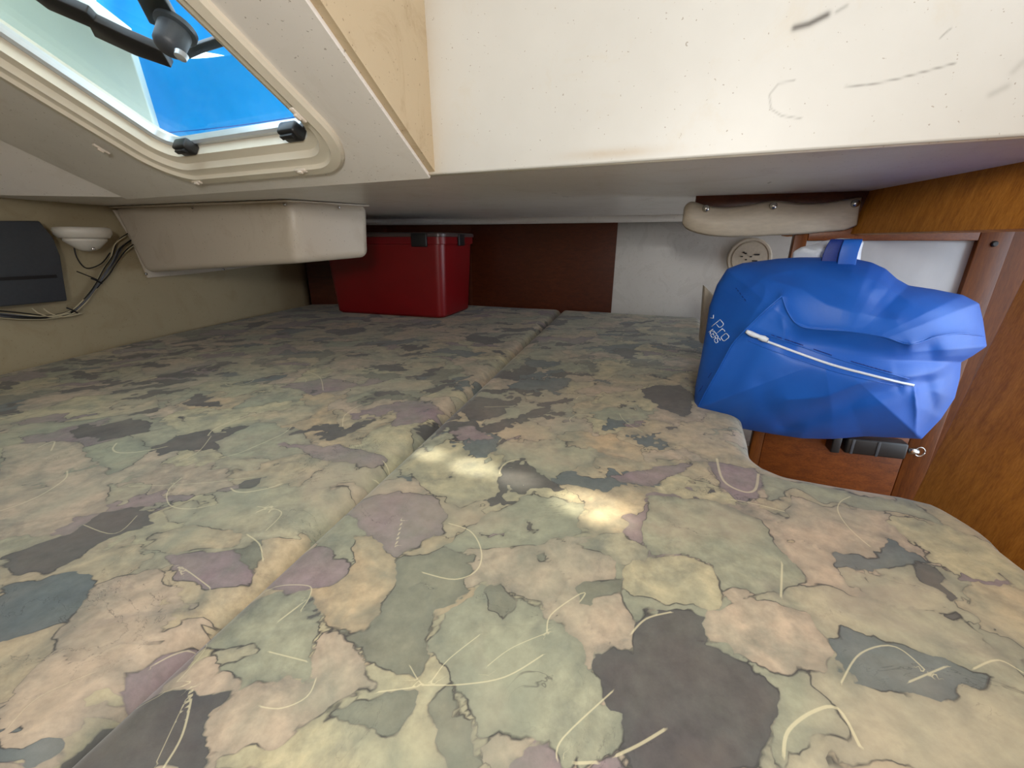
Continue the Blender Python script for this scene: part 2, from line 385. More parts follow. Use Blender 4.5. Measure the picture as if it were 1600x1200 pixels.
# right side: leaning teak board with an upper strip that carries on aft over the recess
dR = np.array([math.sin(math.radians(12)), math.cos(math.radians(12)), 0]); q0 = np.array([.575, .366, 0]); q1 = np.array([.71, .637, ZC])
nR = np.cross(dR, q1-q0); nR /= np.linalg.norm(nR); nR *= -1 if nR[0] > 0 else 1
Rp = lambda u, v: onp(u, v, q0, nR)
eR = np.cross(nR, dR); eR *= -1 if eR[2] < 0 else 1        # up in the board
def Rc(p): q = p-q0; return np.array([q@dR, q@eR])
def Rw(s, t_): return q0+dR*s+eR*t_
k1 = Rc(Rp(1600, 432)); k2 = Rc(Rp(1443, 745)); kd = (k1-k2)/(k1[1]-k2[1])
tz = lambda z: (z-0)/eR[2]
kb = k2+kd*(tz(-.55)-k2[1]); ks = k2+kd*(tz(.335)-k2[1])
wr = slab('wall_right', [Rw(-1.9, tz(-.58)), Rw(*kb), Rw(*ks), Rw(ks[0], tz(.44)), Rw(-1.9, tz(1.3))], -nR*.018, M['woodr'], None, 'structure', .002)
DD = 1.2
hd = (DD-np.dot(q0, MN))/np.dot(dR, MN)
up_s = slab('wall_right', [Rw(ks[0]-.001, tz(.335)), Rw(hd+.4, tz(.335)), Rw(hd+.4, tz(.47)), Rw(ks[0]-.001, tz(.47))], -nR*.018, M['woodr'], None, 'structure', .001)
# header across the recess, and panelled locker door below it
def Dp(u, v, D=DD): return onD(u, v, D)
hz0 = onD(1300, 372, DD)[2]
def Dxz(x, z, D=DD): return MN*D+RD*x+ZZ*z
def Dc(u, v, D=DD): q = onD(u, v, D); return q@RD, q[2]
xl = Dc(1085, 330)[0]; xdl = Dc(1241, 372)[0]; xdr = Dc(1575, 400)[0]
gx0 = Dc(1262, 372)[0]; gx1 = Dc(1526, 385)[0]; ztop = Dc(1400, 376)[1]; zrail = ztop+.028
slab('trim_3', [Dxz(xl, ZC-.055), Dxz(xdr+.6, ZC-.055), Dxz(xdr+.6, ZC+.01), Dxz(xl, ZC+.01)], MN*.02, M['darkwood'], None, 'structure', .001)
dr = empty('door_1', Dxz(xdl, -.5)); dr['kind'] = 'structure'
zmid = Dc(1300, 684)[1]-.0
def bar(name, x0, x1, z0, z1, mat, th=.02, D=DD, par=dr): return slab(name, [Dxz(x0, z0, D), Dxz(x1, z0, D), Dxz(x1, z1, D), Dxz(x0, z1, D)], MN*th, mat, par, None, .0015)
bar('stile', xdl, gx0, -.55, zrail+.0, M['wood']); bar('stile', gx1, gx1+.055, -.55, zrail, M['wood'])
bar('rail', gx0+.0005, gx1-.0005, ztop, zrail, M['woodh'])
bar('rail', gx0+.0005, gx1-.0005, -.55, zmid+.10, M['woodh'])
bar('inset_panel', gx0-.003, gx1+.003, zmid+.08, ztop+.006, M['grey_inset'], .006, DD+.012)
slab('wall_right', [Dxz(gx1+.056, -.58, DD+.003), Dxz(gx1+.8, -.58, DD+.003), Dxz(gx1+.8, ZC-.056, DD+.003), Dxz(gx1+.056, ZC-.056, DD+.003)], MN*.02, M['wood'], None, 'structure')
slab('trim_4', [Dxz(xdl, zrail+.001, DD+.004), Dxz(gx1+.8, zrail+.001, DD+.004), Dxz(gx1+.8, ZC-.056, DD+.004), Dxz(xdl, ZC-.056, DD+.004)], MN*.016, M['darkwood'], None, 'structure')
kc = Dp(1553, 372, DD-.003)
lathe('hinge_pin', [(.0, -.004), (.006, -.004), (.006, .003), (.004, .005)], Dp(1553, 381, DD), -MN, M['black'], dr, 16)
# ------------------------------------------------------------------ mattress cushions
PAL = dict(T=c(176, 158, 126), P=c(176, 155, 134), G=c(134, 140, 118), D=c(72, 68, 68), M=c(130, 112, 116), Y=c(182, 172, 134), B=c(86, 96, 98), O=c(184, 156, 118), S=c(156, 152, 126), K=c(112, 112, 96))
_tn = np.array(c(186, 170, 142)[:3])
PAL = {k_: tuple(np.minimum(1, (np.array(v_[:3])*(1 if k_ in 'DBKM' else .8)+_tn*(0 if k_ in 'DBKM' else .2))*1.08))+(1,) for k_, v_ in PAL.items()}
patches = [
 ('G', [(1010, 780), (1110, 790), (1190, 820), (1245, 880), (1260, 895), (1225, 938), (1180, 925), (1130, 920), (1120, 885), (1080, 870), (1020, 860), (1005, 830)]),
 ('S', [(1120, 960), (1280, 900), (1500, 960), (1600, 1080), (1600, 1200), (1330, 1200), (1180, 1050)]),
 ('P', [(1110, 950), (1180, 935), (1260, 950), (1300, 1000), (1290, 1050), (1180, 1040), (1095, 995), (1090, 960)]),
 ('D', [(930, 1020), (985, 1005), (985, 960), (1010, 945), (1090, 955), (1095, 1000), (1180, 1045), (1215, 1070), (1210, 1110), (1180, 1150), (1130, 1195), (1010, 1205), (965, 1160), (945, 1080)]),
 ('G', [(1080, 1000), (1130, 1005), (1180, 1040), (1270, 1050), (1275, 1075), (1325, 1130), (1320, 1155), (1260, 1135), (1240, 1160), (1200, 1180), (1190, 1150), (1215, 1100), (1205, 1065), (1150, 1030)]),
 ('K', [(620, 870), (700, 850), (760, 880), (720, 930), (680, 950), (665, 1010), (640, 1040), (610, 1030), (560, 990), (520, 990), (590, 940)]),
 ('G', [(700, 945), (760, 920), (800, 950), (850, 960), (890, 985), (930, 1040), (945, 1070), (930, 1110), (890, 1150), (870, 1180), (830, 1150), (740, 1150), (700, 1080), (670, 1000)]),
 ('G', [(330, 955), (400, 930), (480, 930), (490, 990), (490, 1040), (440, 1060), (380, 1080), (320, 1010)]),
 ('S', [(330, 1015), (390, 1000), (405, 1015), (395, 1025), (345, 1035)]),
 ('D', [(100, 1150), (190, 1090), (250, 1070), (340, 1085), (370, 1090), (345, 1130), (325, 1180), (310, 1205), (60, 1205)]),
 ('M', [(210, 1040), (280, 995), (325, 995), (290, 1050), (250, 1075), (195, 1090)]),
 ('M', [(262, 870), (300, 870), (370, 865), (370, 900), (330, 920), (280, 910)]),
 ('M', [(440, 870), (480, 860), (540, 880), (545, 900), (520, 915), (478, 925), (480, 930), (400, 925), (410, 890)]),
 ('M', [(555, 790), (620, 770), (680, 775), (700, 800), (690, 830), (640, 860), (620, 868), (595, 845), (560, 830), (540, 810)]),
 ('O', [(545, 845), (590, 838), (620, 870), (615, 910), (590, 950), (540, 985), (505, 985), (485, 950), (478, 925), (520, 915), (545, 885)]),
 ('P', [(500, 995), (550, 990), (575, 1015), (590, 1050), (555, 1065), (520, 1090), (480, 1110), (420, 1160), (340, 1180), (325, 1150), (350, 1100), (380, 1080), (440, 1060), (490, 1045)]),
 ('Y', [(520, 1095), (560, 1070), (600, 1110), (560, 1160), (560, 1200), (330, 1205), (340, 1180), (420, 1160)]),
 ('Y', [(620, 720), (700, 690), (780, 710), (780, 770), (720, 790), (650, 760)]),
 ('G', [(690, 850), (760, 800), (830, 770), (900, 790), (900, 830), (860, 850), (790, 865), (720, 860)]),
 ('P', [(740, 880), (850, 860), (900, 905), (880, 960), (800, 945), (770, 920)]),
 ('S', [(900, 850), (940, 830), (1010, 850), (1020, 870), (990, 890), (950, 870)]),
 ('Y', [(990, 890), (1020, 865), (1080, 872), (1120, 890), (1130, 925), (1105, 950), (1050, 940), (985, 915)]),
 ('K', [(905, 925), (940, 905), (985, 905), (985, 925), (965, 930), (950, 960), (920, 955)]),
 ('P', [(950, 935), (985, 925), (990, 950), (985, 1000), (960, 1010), (930, 990), (925, 960)]),
 ('B', [(1315, 812), (1350, 815), (1400, 850), (1450, 870), (1460, 880), (1380, 885), (1305, 878)]),
 ('D', [(1430, 882), (1460, 885), (1485, 905), (1470, 910), (1500, 935), (1490, 945), (1460, 920), (1440, 900)]),
 ('B', [(1315, 965), (1350, 975), (1380, 990), (1450, 1020), (1530, 1050), (1520, 1070), (1440, 1078), (1400, 1060), (1380, 1075), (1330, 1065), (1305, 1045), (1300, 1000), (1325, 1000)]),
 ('D', [(1460, 952), (1485, 950), (1500, 960), (1480, 964)]),
 ('M', [(1115, 725), (1180, 735), (1190, 760), (1185, 790), (1150, 790), (1120, 760)]),
 ('M', [(940, 745), (1000, 735), (1075, 725), (1050, 745), (1000, 760), (960, 755)]),
 ('G', [(1190, 745), (1300, 765), (1440, 790), (1500, 830), (1460, 815), (1400, 800), (1300, 790), (1250, 765), (1200, 790)]),
 ('P', [(1240, 775), (1300, 795), (1400, 805), (1380, 870), (1300, 860), (1220, 830)]),
 ('D', [(710, 640), (740, 620), (790, 625), (790, 645), (740, 660)]),
 ('D', [(1000, 610), (1060, 600), (1085, 620), (1070, 650), (1030, 640)]),
 ('D', [(240, 700), (280, 680), (330, 670), (345, 680), (320, 700), (250, 715)]),
 ('D', [(140, 670), (200, 655), (240, 660), (230, 675), (150, 690)]),
 ('G', [(130, 700), (200, 680), (240, 700), (210, 730), (180, 745), (135, 720)]),
 ('G', [(340, 690), (400, 660), (470, 665), (500, 700), (430, 720), (360, 715)]),
 ('D', [(40, 860), (100, 840), (150, 800), (220, 790), (230, 820), (150, 860), (90, 900), (20, 900), (0, 880)]),
 ('B', [(0, 920), (110, 900), (150, 910), (110, 970), (0, 1000)]),
 ('P', [(150, 920), (250, 890), (265, 930), (255, 990), (140, 1020), (90, 990)]),
 ('T', [(230, 840), (300, 820), (360, 840), (360, 860), (260, 868), (225, 860)]),
 ('S', [(250, 800), (290, 785), (300, 795), (290, 815), (250, 820)]),
 ('Y', [(20, 660), (120, 620), (240, 610), (240, 640), (120, 660)]),
 ('P', [(0, 700), (120, 690), (180, 760), (150, 800), (0, 830)]),
 ('K', [(655, 1100), (690, 1060), (700, 1110), (730, 1150), (740, 1205), (700, 1205)]),
 ('G', [(880, 1140), (935, 1085), (965, 1110), (965, 1160), (930, 1170), (890, 1170)]),
 ('M', [(800, 1180), (840, 1150), (870, 1185), (960, 1170), (1000, 1205), (790, 1205)]),
 ('K', [(760, 930), (780, 920), (812, 960), (790, 978), (762, 960)]),
 ('D', [(350, 765), (380, 750), (410, 745), (395, 762)]), ('M', [(330, 768), (365, 755), (370, 765), (345, 770)]),
 ('K', [(355, 865), (395, 850), (400, 870), (372, 890)]), ('K', [(845, 870), (860, 866), (862, 880), (850, 885)]),
 ('M', [(470, 700), (560, 700), (600, 715), (570, 730), (490, 720)]), ('M', [(450, 600), (520, 590), (560, 600), (490, 620)]),
 ('K', [(540, 1100), (505, 1118), (550, 1080), (600, 1060), (640, 1060), (620, 1130), (600, 1130)]),
]
squig = [([(245, 1190), (300, 1075), (295, 1075)], 2), ([(280, 1075), (298, 1072), (300, 1090), (285, 1150), (255, 1200)], 3.2), ([(200, 1100), (260, 1080), (315, 1020), (318, 995), (290, 992), (230, 1030)], 2),
 ([(435, 972), (470, 945)], 3), ([(360, 945), (420, 918), (480, 915), (485, 930), (470, 955)], 2), ([(420, 1020), (480, 1035)], 2.4), ([(590, 1082), (640, 1075), (665, 1070), (720, 1068), (790, 1055), (850, 1020)], 2.6),
 ([(640, 1040), (665, 1070), (700, 1030), (750, 990)], 2), ([(618, 855), (628, 815), (620, 850)], 3), ([(700, 818), (735, 830), (752, 860), (745, 890), (710, 905), (660, 895)], 2), ([(405, 1105), (440, 1108), (480, 1090), (495, 1060)], 2.5),
 ([(870, 1185), (880, 1150), (960, 1075)], 3), ([(962, 1178), (1000, 1160), (1042, 1135)], 4.5), ([(895, 1190), (935, 1188)], 4.5), ([(1225, 1180), (1232, 1140), (1270, 1110), (1310, 1105), (1345, 1165)], 5),
 ([(1315, 1065), (1345, 1020), (1400, 1010), (1460, 1060)], 2.8), ([(1420, 1065), (1480, 1040)], 3), ([(1520, 1045), (1560, 1030), (1600, 1050)], 3), ([(985, 990), (1010, 965), (1050, 955)], 3), ([(1220, 935), (1222, 880)], 3),
 ([(1120, 715), (1130, 750), (1160, 768), (1180, 765), (1185, 740)], 3), ([(1140, 780), (1180, 788), (1225, 800)], 2), ([(855, 990), (860, 960), (900, 930), (915, 925), (905, 940)], 2.4), ([(760, 1040), (800, 1010), (860, 985)], 1.8),
 ([(330, 920), (280, 885), (285, 900)], 2), ([(400, 800), (425, 790), (420, 800)], 2.5), ([(415, 830), (440, 800), (400, 790)], 1.8), ([(385, 835), (405, 850), (410, 870)], 2.2), ([(130, 820), (180, 835), (215, 805)], 1.6), ([(200, 760), (300, 755), (400, 745)], 1.4), ([(280, 720), (310, 705), (330, 680)], 1.4), ([(60, 700), (85, 690), (80, 705)], 2), ([(10, 1140), (60, 1090), (150, 1050)], 1.6), ([(505, 610), (500, 590), (480, 580)], 1.4)]
tz0 = np.array([onz(u, v)[:2] for u, v in [(0, 0)] if False] or [[0, 0]])
P2 = lambda pts: np.array([onz(u, v)[:2] for u, v in pts])
def vnoise(P, scale, seed):
    """value noise on a hashed lattice"""
    q = P*scale; i = np.floor(q).astype(np.int64); fr = q-i; fr = fr*fr*(3-2*fr)
    def hsh(a, b):
        x = (a*374761393+b*668265263+seed*1442695041) & 0x7fffffff; x = ((x ^ (x >> 13))*1274126177) & 0x7fffffff
        return ((x ^ (x >> 16)) & 0xffff)/65535.
    a = hsh(i[:, 0], i[:, 1]); b = hsh(i[:, 0]+1, i[:, 1]); cc = hsh(i[:, 0], i[:, 1]+1); d = hsh(i[:, 0]+1, i[:, 1]+1)
    return (a*(1-fr[:, 0])+b*fr[:, 0])*(1-fr[:, 1])+(cc*(1-fr[:, 0])+d*fr[:, 0])*fr[:, 1]
def warp(P, amp):
    o = np.zeros_like(P)
    for k in range(2):
        for (s, a) in ((9, 1.8), (26, 1.0), (70, .7), (190, .4)): o[:, k] += a*(vnoise(P, s, 11+k*7+int(s))-.5)
    return P+o*amp
def inside(P, poly):
    r = np.zeros(len(P), bool); n = len(poly)
    for i in range(n):
        x1, y1 = poly[i]; x2, y2 = poly[(i+1) % n]
        cnd = ((y1 > P[:, 1]) != (y2 > P[:, 1])); xi = (x2-x1)*(P[:, 1]-y1)/((y2-y1) or 1e-9)+x1
        r ^= cnd & (P[:, 0] < xi)
    return r
# base layer: random printed shapes
g = .085; seeds = []; scol = []
for ix in range(-20, 12):
    for iy in range(-3, 30):
        seeds.append((ix*g+rng.uniform(-.5, .5)*g*1.1, iy*g+rng.uniform(-.5, .5)*g*1.1))
seeds = np.array(seeds)
keys = ['T', 'P', 'S', 'G', 'Y', 'M', 'D', 'B', 'O', 'K']; KI = {k_: i_ for i_, k_ in enumerate(keys)}
pn = np.array([.24, .22, .18, .14, .12, .03, .012, .018, .02, .02]); pn2 = np.array([.16, .20, .16, .15, .07, .07, .06, .07, .01, .05])
scol = np.array([rng.choice(10, p=(pn if s_[1] < 1.0 else pn2)) for s_ in seeds]).reshape(32, 33)
sgrid = seeds.reshape(32, 33, 2)
def paint(P):
    Q = warp(P, .034); n = len(P)
    ci = np.rint(Q[:, 0]/g).astype(int)+20; cj = np.rint(Q[:, 1]/g).astype(int)+3
    d1 = np.full(n, 9.); d2 = np.full(n, 9.); l1 = np.zeros(n, int); l2 = np.zeros(n, int)
    for di in (-2, -1, 0, 1, 2):
        for dj in (-2, -1, 0, 1, 2):
            a_ = np.clip(ci+di, 0, 31); b_ = np.clip(cj+dj, 0, 32); sp_ = sgrid[a_, b_]; lb = scol[a_, b_]
            d = np.hypot(Q[:, 0]-sp_[:, 0], (Q[:, 1]-sp_[:, 1])*1.25)
            c1_ = d < d1; c2_ = (~c1_) & (d < d2)
            d2 = np.where(c1_, d1, np.where(c2_, d, d2)); l2 = np.where(c1_, l1, np.where(c2_, lb, l2))
            d1 = np.where(c1_, d, d1); l1 = np.where(c1_, lb, l1)
    lab = l1.copy(); edge = np.where(l1 == l2, .02, (d2-d1)*.5)
    Q2 = warp(P, .012)
    for k, poly in patches:
        pp = P2(poly); lo = pp.min(0)-.03; hi = pp.max(0)+.03
        mk = np.nonzero(np.all((Q2 > lo) & (Q2 < hi), axis=1))[0]; q = Q2[mk]
        if not len(q): continue
        sd = poly_dist(q, list(pp)+[pp[0]]); ins = inside(q, pp); e = edge[mk]; same = (lab[mk] == KI[k]) & ~ins
        edge[mk] = np.where(ins, sd, np.where(same, e, np.minimum(e, sd))); lab[mk[ins]] = KI[k]
    od = np.argsort(Q[:, 1]); ysrt = Q[od, 1]
    fl = []
    for _ in range(420): fl.append((np.array([rng2.uniform(-1.25, .8), rng2.uniform(.62, 2.2)]), rng2.uniform(.004, .028), [3, 5, 6, 7, 6, 9, 6][rng2.integers(7)], rng2.uniform(-.5, .9)))
    for _ in range(26): fl.append((np.array([rng2.uniform(-.9, .6), rng2.uniform(.2, .6)]), rng2.uniform(.003, .009), [3, 5, 6, 7][rng2.integers(4)], rng2.uniform(0, 3.1)))
    for ce_, ra, kk, an in fl:
        i0, i1 = np.searchsorted(ysrt, [ce_[1]-ra*3, ce_[1]+ra*3]); mk = od[i0:i1]; mk = mk[np.abs(Q[mk, 0]-ce_[0]) < ra*3]
        if not len(mk): continue
        r_ = (Q[mk]-ce_)@np.array([[math.cos(an), -math.sin(an)], [math.sin(an), math.cos(an)]])*np.array([.5, 1.35])
        sd = np.linalg.norm(r_, axis=1)-ra; ins = sd < 0; e = edge[mk]; same = (lab[mk] == kk) & ~ins
        edge[mk] = np.where(ins, -sd, np.where(same, e, np.minimum(e, np.abs(sd)))); lab[mk[ins]] = kk
    edge = np.minimum(edge, .02)
    bits = [edge*np.where((lab >> k_) & 1, 1, -1) for k_ in range(4)]
    ss_ = np.full(n, .05); sm_ = np.zeros(n)
    sq = [(P2(s_), wd_*np.linalg.norm(onz(*s_[0])-onz(s_[0][0]+1, s_[0][1]))*.5) for s_, wd_ in squig]
    for _ in range(70):
        s0 = np.array([rng2.uniform(-1.3, .8), rng2.uniform(.45, 2.1)]); an = rng2.uniform(0, 6.28); pts = [s0]; tn = rng2.uniform(-.6, .6)
        L = rng2.uniform(.015, .04)
        for _k in range(5): an += tn+rng2.uniform(-.25, .25); pts.append(pts[-1]+np.array([math.cos(an), math.sin(an)])*L*.7)
        sq.append((pts, rng2.uniform(.0006, .0012)))
    od = np.argsort(P[:, 1]); ysrt = P[od, 1]; wdt = np.full(n, .001)
    for pts, wd in sq:
        pth = np.array(smooth_path(pts, 5)); lo = pth.min(0)-.02; hi = pth.max(0)+.02
        i0, i1 = np.searchsorted(ysrt, [lo[1], hi[1]]); mk = od[i0:i1]; mk = mk[(P[mk, 0] > lo[0]) & (P[mk, 0] < hi[0])]
        if not len(mk): continue
        p_ = P[mk]; bd = np.full(len(mk), 9.); bs_ = np.ones(len(mk)); bi = np.zeros(len(mk)); no = len(pth)-1
        for i in range(no):
            a_, b_ = pth[i], pth[i+1]; ab = b_-a_; tr_ = ((p_-a_)@ab)/(ab@ab+1e-12); tt = np.clip(tr_, 0, 1); v_ = p_-(a_+tt[:, None]*ab); d = np.linalg.norm(v_, axis=1)
            up_ = d < bd; bd = np.where(up_, d, bd); bs_ = np.where(up_, np.sign(ab[0]*v_[:, 1]-ab[1]*v_[:, 0]), bs_)
            over = ((i == 0) & (tr_ < 0)) | ((i == no-1) & (tr_ > 1)); bi = np.where(up_, over, bi)
        up_ = (bd < np.abs(ss_[mk])) & (bd < .015); mk = mk[up_]
        ss_[mk] = (bd*bs_)[up_]; sm_[mk] = np.where(bi[up_] > 0, 0, np.clip(1-(bd[up_]-.0045)/.003, 0, 1)); wdt[mk] = wd
    return bits+[ss_, sm_, wdt]
t = NT('printed_upholstery'); v = t.obj()
ch = [t.add('ShaderNodeAttribute', attribute_name='print_%d' % i_).outputs['Fac'] for i_ in range(4)]
sa = t.add('ShaderNodeAttribute', attribute_name='stroke'); sb = t.add('ShaderNodeAttribute', attribute_name='stroke_mask'); sc3 = t.add('ShaderNodeAttribute', attribute_name='stroke_width')
bit = [t.math('ADD', t.math('DIVIDE', x_, .0009), .5, True) for x_ in ch]
lv = [PAL[keys[i_]] if i_ < 10 else PAL['T'] for i_ in range(16)]
for k_ in range(4): lv = [t.mix(bit[k_], lv[2*i_], lv[2*i_+1]) for i_ in range(len(lv)//2)]
ab_ = [t.math('ABSOLUTE', x_) for x_ in ch]; emin = t.math('MINIMUM', t.math('MINIMUM', ab_[0], ab_[1]), t.math('MINIMUM', ab_[2], ab_[3]))
n1 = t.noise(9, 6, .65, v, .5); n2 = t.noise(60, 5, .7, v); n3 = t.noise(22, 5, .6, v, .4); wv = t.noise(900, 2, .5, v)
k = lv[0]
bw = t.add('ShaderNodeRGBToBW'); t.l.new(lv[0], bw.inputs[0]); keepd = t.ramp(bw.outputs[0], [(.10, (.30,)*3+(1,)), (.26, (1, 1, 1, 1))]).outputs[0]
k = t.mix(t.math('MULTIPLY', t.ramp(n1.outputs[0], [(.35, (0, 0, 0, 1)), (.72, (.38,)*3+(1,))]).outputs[0], keepd), k, c(172, 164, 138))     # washes of tan and sage over the shapes
k = t.mix(t.math('MULTIPLY', t.ramp(n3.outputs[0], [(.42, (0, 0, 0, 1)), (.72, (.75,)*3+(1,))]).outputs[0], keepd), k, c(104, 110, 100))
k = t.mix(t.math('MULTIPLY', t.ramp(t.noise(6.5, 7, .72, t.obj((1, 1.3, 1), (0, 0, .4)), 1.2).outputs[0], [(.56, (0, 0, 0, 1)), (.72, (.55,)*3+(1,))]).outputs[0], keepd), k, c(74, 78, 84))
k = t.mix(.55, k, t.ramp(n2.outputs[0], [(.3, (.30, .30, .30, 1)), (.7, (.66, .66, .66, 1))]).outputs[0], 'OVERLAY')
k = t.mix(t.math('MULTIPLY', t.ramp(t.noise(4.2, 4, .6, t.obj((1, 1, 1), (0, 0, 1.1)), .6).outputs[0], [(.45, (0, 0, 0, 1)), (.66, (.55,)*3+(1,))]).outputs[0], keepd), k, c(142, 148, 128))
k = t.mix(t.math('MULTIPLY', t.ramp(t.noise(5.1, 4, .6, t.obj((1, 1, 1), (0, 0, 2.3)), .6).outputs[0], [(.5, (0, 0, 0, 1)), (.72, (.5,)*3+(1,))]).outputs[0], keepd), k, c(186, 164, 140))
darkline = t.math('MULTIPLY', t.math('SUBTRACT', 1, t.math('DIVIDE', emin, .0013), True), t.ramp(t.noise(24, 3, .6, v).outputs[0], [(.42, (0, 0, 0, 1)), (.56, (1, 1, 1, 1))]).outputs[0])
halo = t.math('MULTIPLY', t.math('SUBTRACT', 1, t.math('DIVIDE', emin, .010), True), .22)
k = t.mix(halo, k, c(70, 78, 78)); k = t.mix(t.math('MULTIPLY', darkline, .92), k, c(42, 42, 44))
cn = t.noise(8.5, 6, .62, v, .9); cl = t.math('SUBTRACT', 1, t.math('DIVIDE', t.math('ABSOLUTE', t.math('SUBTRACT', cn.outputs[0], .47)), .0035), True)
cm_ = t.ramp(t.noise(6, 2, .5, v).outputs[0], [(.5, (0, 0, 0, 1)), (.6, (.6,)*3+(1,))]).outputs[0]
k = t.mix(t.math('MULTIPLY', cl, cm_), k, c(50, 50, 52))
sk = t.math('MULTIPLY', t.math('DIVIDE', t.math('SUBTRACT', t.math('MULTIPLY', sc3.outputs['Fac'], 1.3), t.math('ABSOLUTE', sa.outputs['Fac'])), .0006, True), sb.outputs['Fac'])
k = t.mix(t.math('MULTIPLY', sk, .5), k, c(222, 212, 172))
t.col(k).rough(.62); t.b.inputs['Sheen Weight'].default_value = .15
b1 = t.add('ShaderNodeBump'); b1.inputs['Strength'].default_value = .35; b1.inputs['Distance'].default_value = .012; t.l.new(t.noise(5, 4, .5, v, .5).outputs[0], b1.inputs['Height'])
b2 = t.add('ShaderNodeBump'); b2.inputs['Strength'].default_value = .12; b2.inputs['Distance'].default_value = .0004; t.l.new(wv.outputs[0], b2.inputs['Height'])
t.l.new(b1.outputs[0], b2.inputs['Normal']); t.l.new(b2.outputs[0], t.b.inputs['Normal']); M['print'] = t.m
def cushion(name, xl, xr, by, label, thick=.11, r=.034):
    """xl(y), xr(y): side edges; by(x): aft edge.  Grid follows the edges so the rolled rim stays clean"""
    y0 = -.15; ys = [y0]
    while ys[-1] < 2.3: y = ys[-1]; ys.append(y+(.0032 if y < .7 else .0032+(y-.7)*.006))
    vv = (np.array(ys)-y0)/(ys[-1]-y0); of = np.array([0, .0006, .0022, .005, .009, .014, .020, .027, .034])
    vv = np.concatenate([vv[vv < 1-.036/2.2], (1-of[::-1]/2.2)])
    nm = int((xr(.4)-xl(.4))/.0035)
    Y = np.repeat(vv[:, None], nm+2*len(of), 1)*2.2+y0; X = Y*0
    for _ in range(8):
        L_, R_ = xl(Y), xr(Y); w_ = R_-L_; K = len(of); fr_ = np.linspace(0, 1, nm+2)[1:-1][None]
        X[:, :K] = L_[:, :K]+of; X[:, -K:] = R_[:, -K:]-of[::-1]; X[:, K:-K] = (L_+.036)[:, K:-K]*(1-fr_)+(R_-.036)[:, K:-K]*fr_
        Y = y0+vv[:, None]*(by(X)-y0)
    nr, nc = X.shape; G = np.stack([X.ravel(), Y.ravel()], 1)
    bl = [np.stack([X[::6, 0], Y[::6, 0]], 1), np.stack([X[-1:, ::6].ravel(), Y[-1:, ::6].ravel()], 1), np.stack([X[::-6, -1], Y[::-6, -1]], 1)]
    bl[0] = np.r_[bl[0], [[X[-1, 0], Y[-1, 0]]]]; bl[1] = np.r_[bl[1], [[X[-1, -1], Y[-1, -1]]]]
    near = np.ones((nr, nc), bool); near[:-30, 30:-30] = False; near = near.ravel()
    d = np.full(len(G), 1.); pl_ = np.concatenate(bl)
    for i in range(len(pl_)-1):
        lo = np.minimum(pl_[i], pl_[i+1])-.06; hi = np.maximum(pl_[i], pl_[i+1])+.06
        mk = np.nonzero(near & np.all((G > lo) & (G < hi), axis=1))[0]
        if len(mk): d[mk] = np.minimum(d[mk], seg_dist(G[mk], pl_[i], pl_[i+1]))
    hh = np.where(d < r, r-np.sqrt(np.maximum(r*r-(r-np.minimum(d, r))**2, 0)), 0)
    z = -hh+(.006*(vnoise(G, 3.1, 5)-.5)+.003*(vnoise(G, 9, 6)-.5))*np.clip(d/.06, 0, 1)
    V3 = np.concatenate([G, z[:, None]], 1).tolist(); I = np.arange(nr*nc).reshape(nr, nc)
    faces = np.stack([I[:-1, :-1], I[:-1, 1:], I[1:, 1:], I[1:, :-1]], -1).reshape(-1, 4).tolist()
    loop = list(I[:, 0][::-1])+list(I[0, 1:])+list(I[1:, -1])+list(I[-1, 1:-1][::-1])
    n0 = len(V3); V3 += [[*G[i], -thick] for i in loop]; nl_ = len(loop)
    faces += [[int(loop[(i+1) % nl_]), int(loop[i]), n0+i, n0+(i+1) % nl_] for i in range(nl_)]
    chs = paint(np.array(V3)[:, :2])
    me = bpy.data.meshes.new(name); me.from_pydata(V3, [], faces); me.update(); me.materials.append(M['print'])
    me.polygons.foreach_set('use_smooth', [True]*len(me.polygons))
    for nm, arr in zip(('print_0', 'print_1', 'print_2', 'print_3', 'stroke', 'stroke_mask', 'stroke_width'), chs):
        at = me.attributes.new(nm, 'FLOAT', 'POINT'); at.data.foreach_set('value', arr.astype(np.float32))
    o = bpy.data.objects.new(name, me); COL.objects.link(o); tag(o, label, 'mattress'); return o
rng2 = np.random.default_rng(3)
sA = onz(880, 482)[:2]; sB = onz(52, 1200)[:2]; sd_ = (sB-sA)/np.linalg.norm(sB-sA); s0_ = sA-sd_*.03; s1_ = sB+sd_*.35
def interp(xs_, ys_):
    xs_ = np.array(xs_, float); ys_ = np.array(ys_, float); o_ = np.argsort(xs_); return lambda q: np.interp(q, xs_[o_], ys_[o_])
seam_x = lambda y: sA[0]+(y-sA[1])*(sB[0]-sA[0])/(sB[1]-sA[1])+.004*np.sin(y*2.2+.5)
back_y = interp([q[0] for q in BACK], [q[1]-.020 for q in BACK])
hs = smooth_path([(q[0], q[1], 0) for q in HULL], 4)
hull_x = interp([q[1] for q in HULL], [q[0]+.004 for q in HULL])
cushion('mattress_cushion', hull_x, lambda y: seam_x(y)-.0008, back_y, 'wide left berth cushion in floral watercolour print, under the hatch and red crate')
re_ = [onz(*uv)[:2] for uv in [(1097, 496), (1115, 550), (1142, 610), (1160, 670), (1166, 700), (1182, 718), (1230, 735), (1330, 752), (1430, 768), (1480, 785), (1530, 812), (1570, 838), (1600, 866)]]+[np.array([.525, .2]), np.array([.44, -.2])]
re_ = [q+np.array([.012 if 1 <= i_ <= 5 else 0, 0]) for i_, q in enumerate(re_)]
re_s = np.array(smooth_path([(q[0], q[1], 0) for q in re_], 6))
right_x = interp(np.r_[re_s[:, 1], 2.3], np.r_[re_s[:, 0], .92])
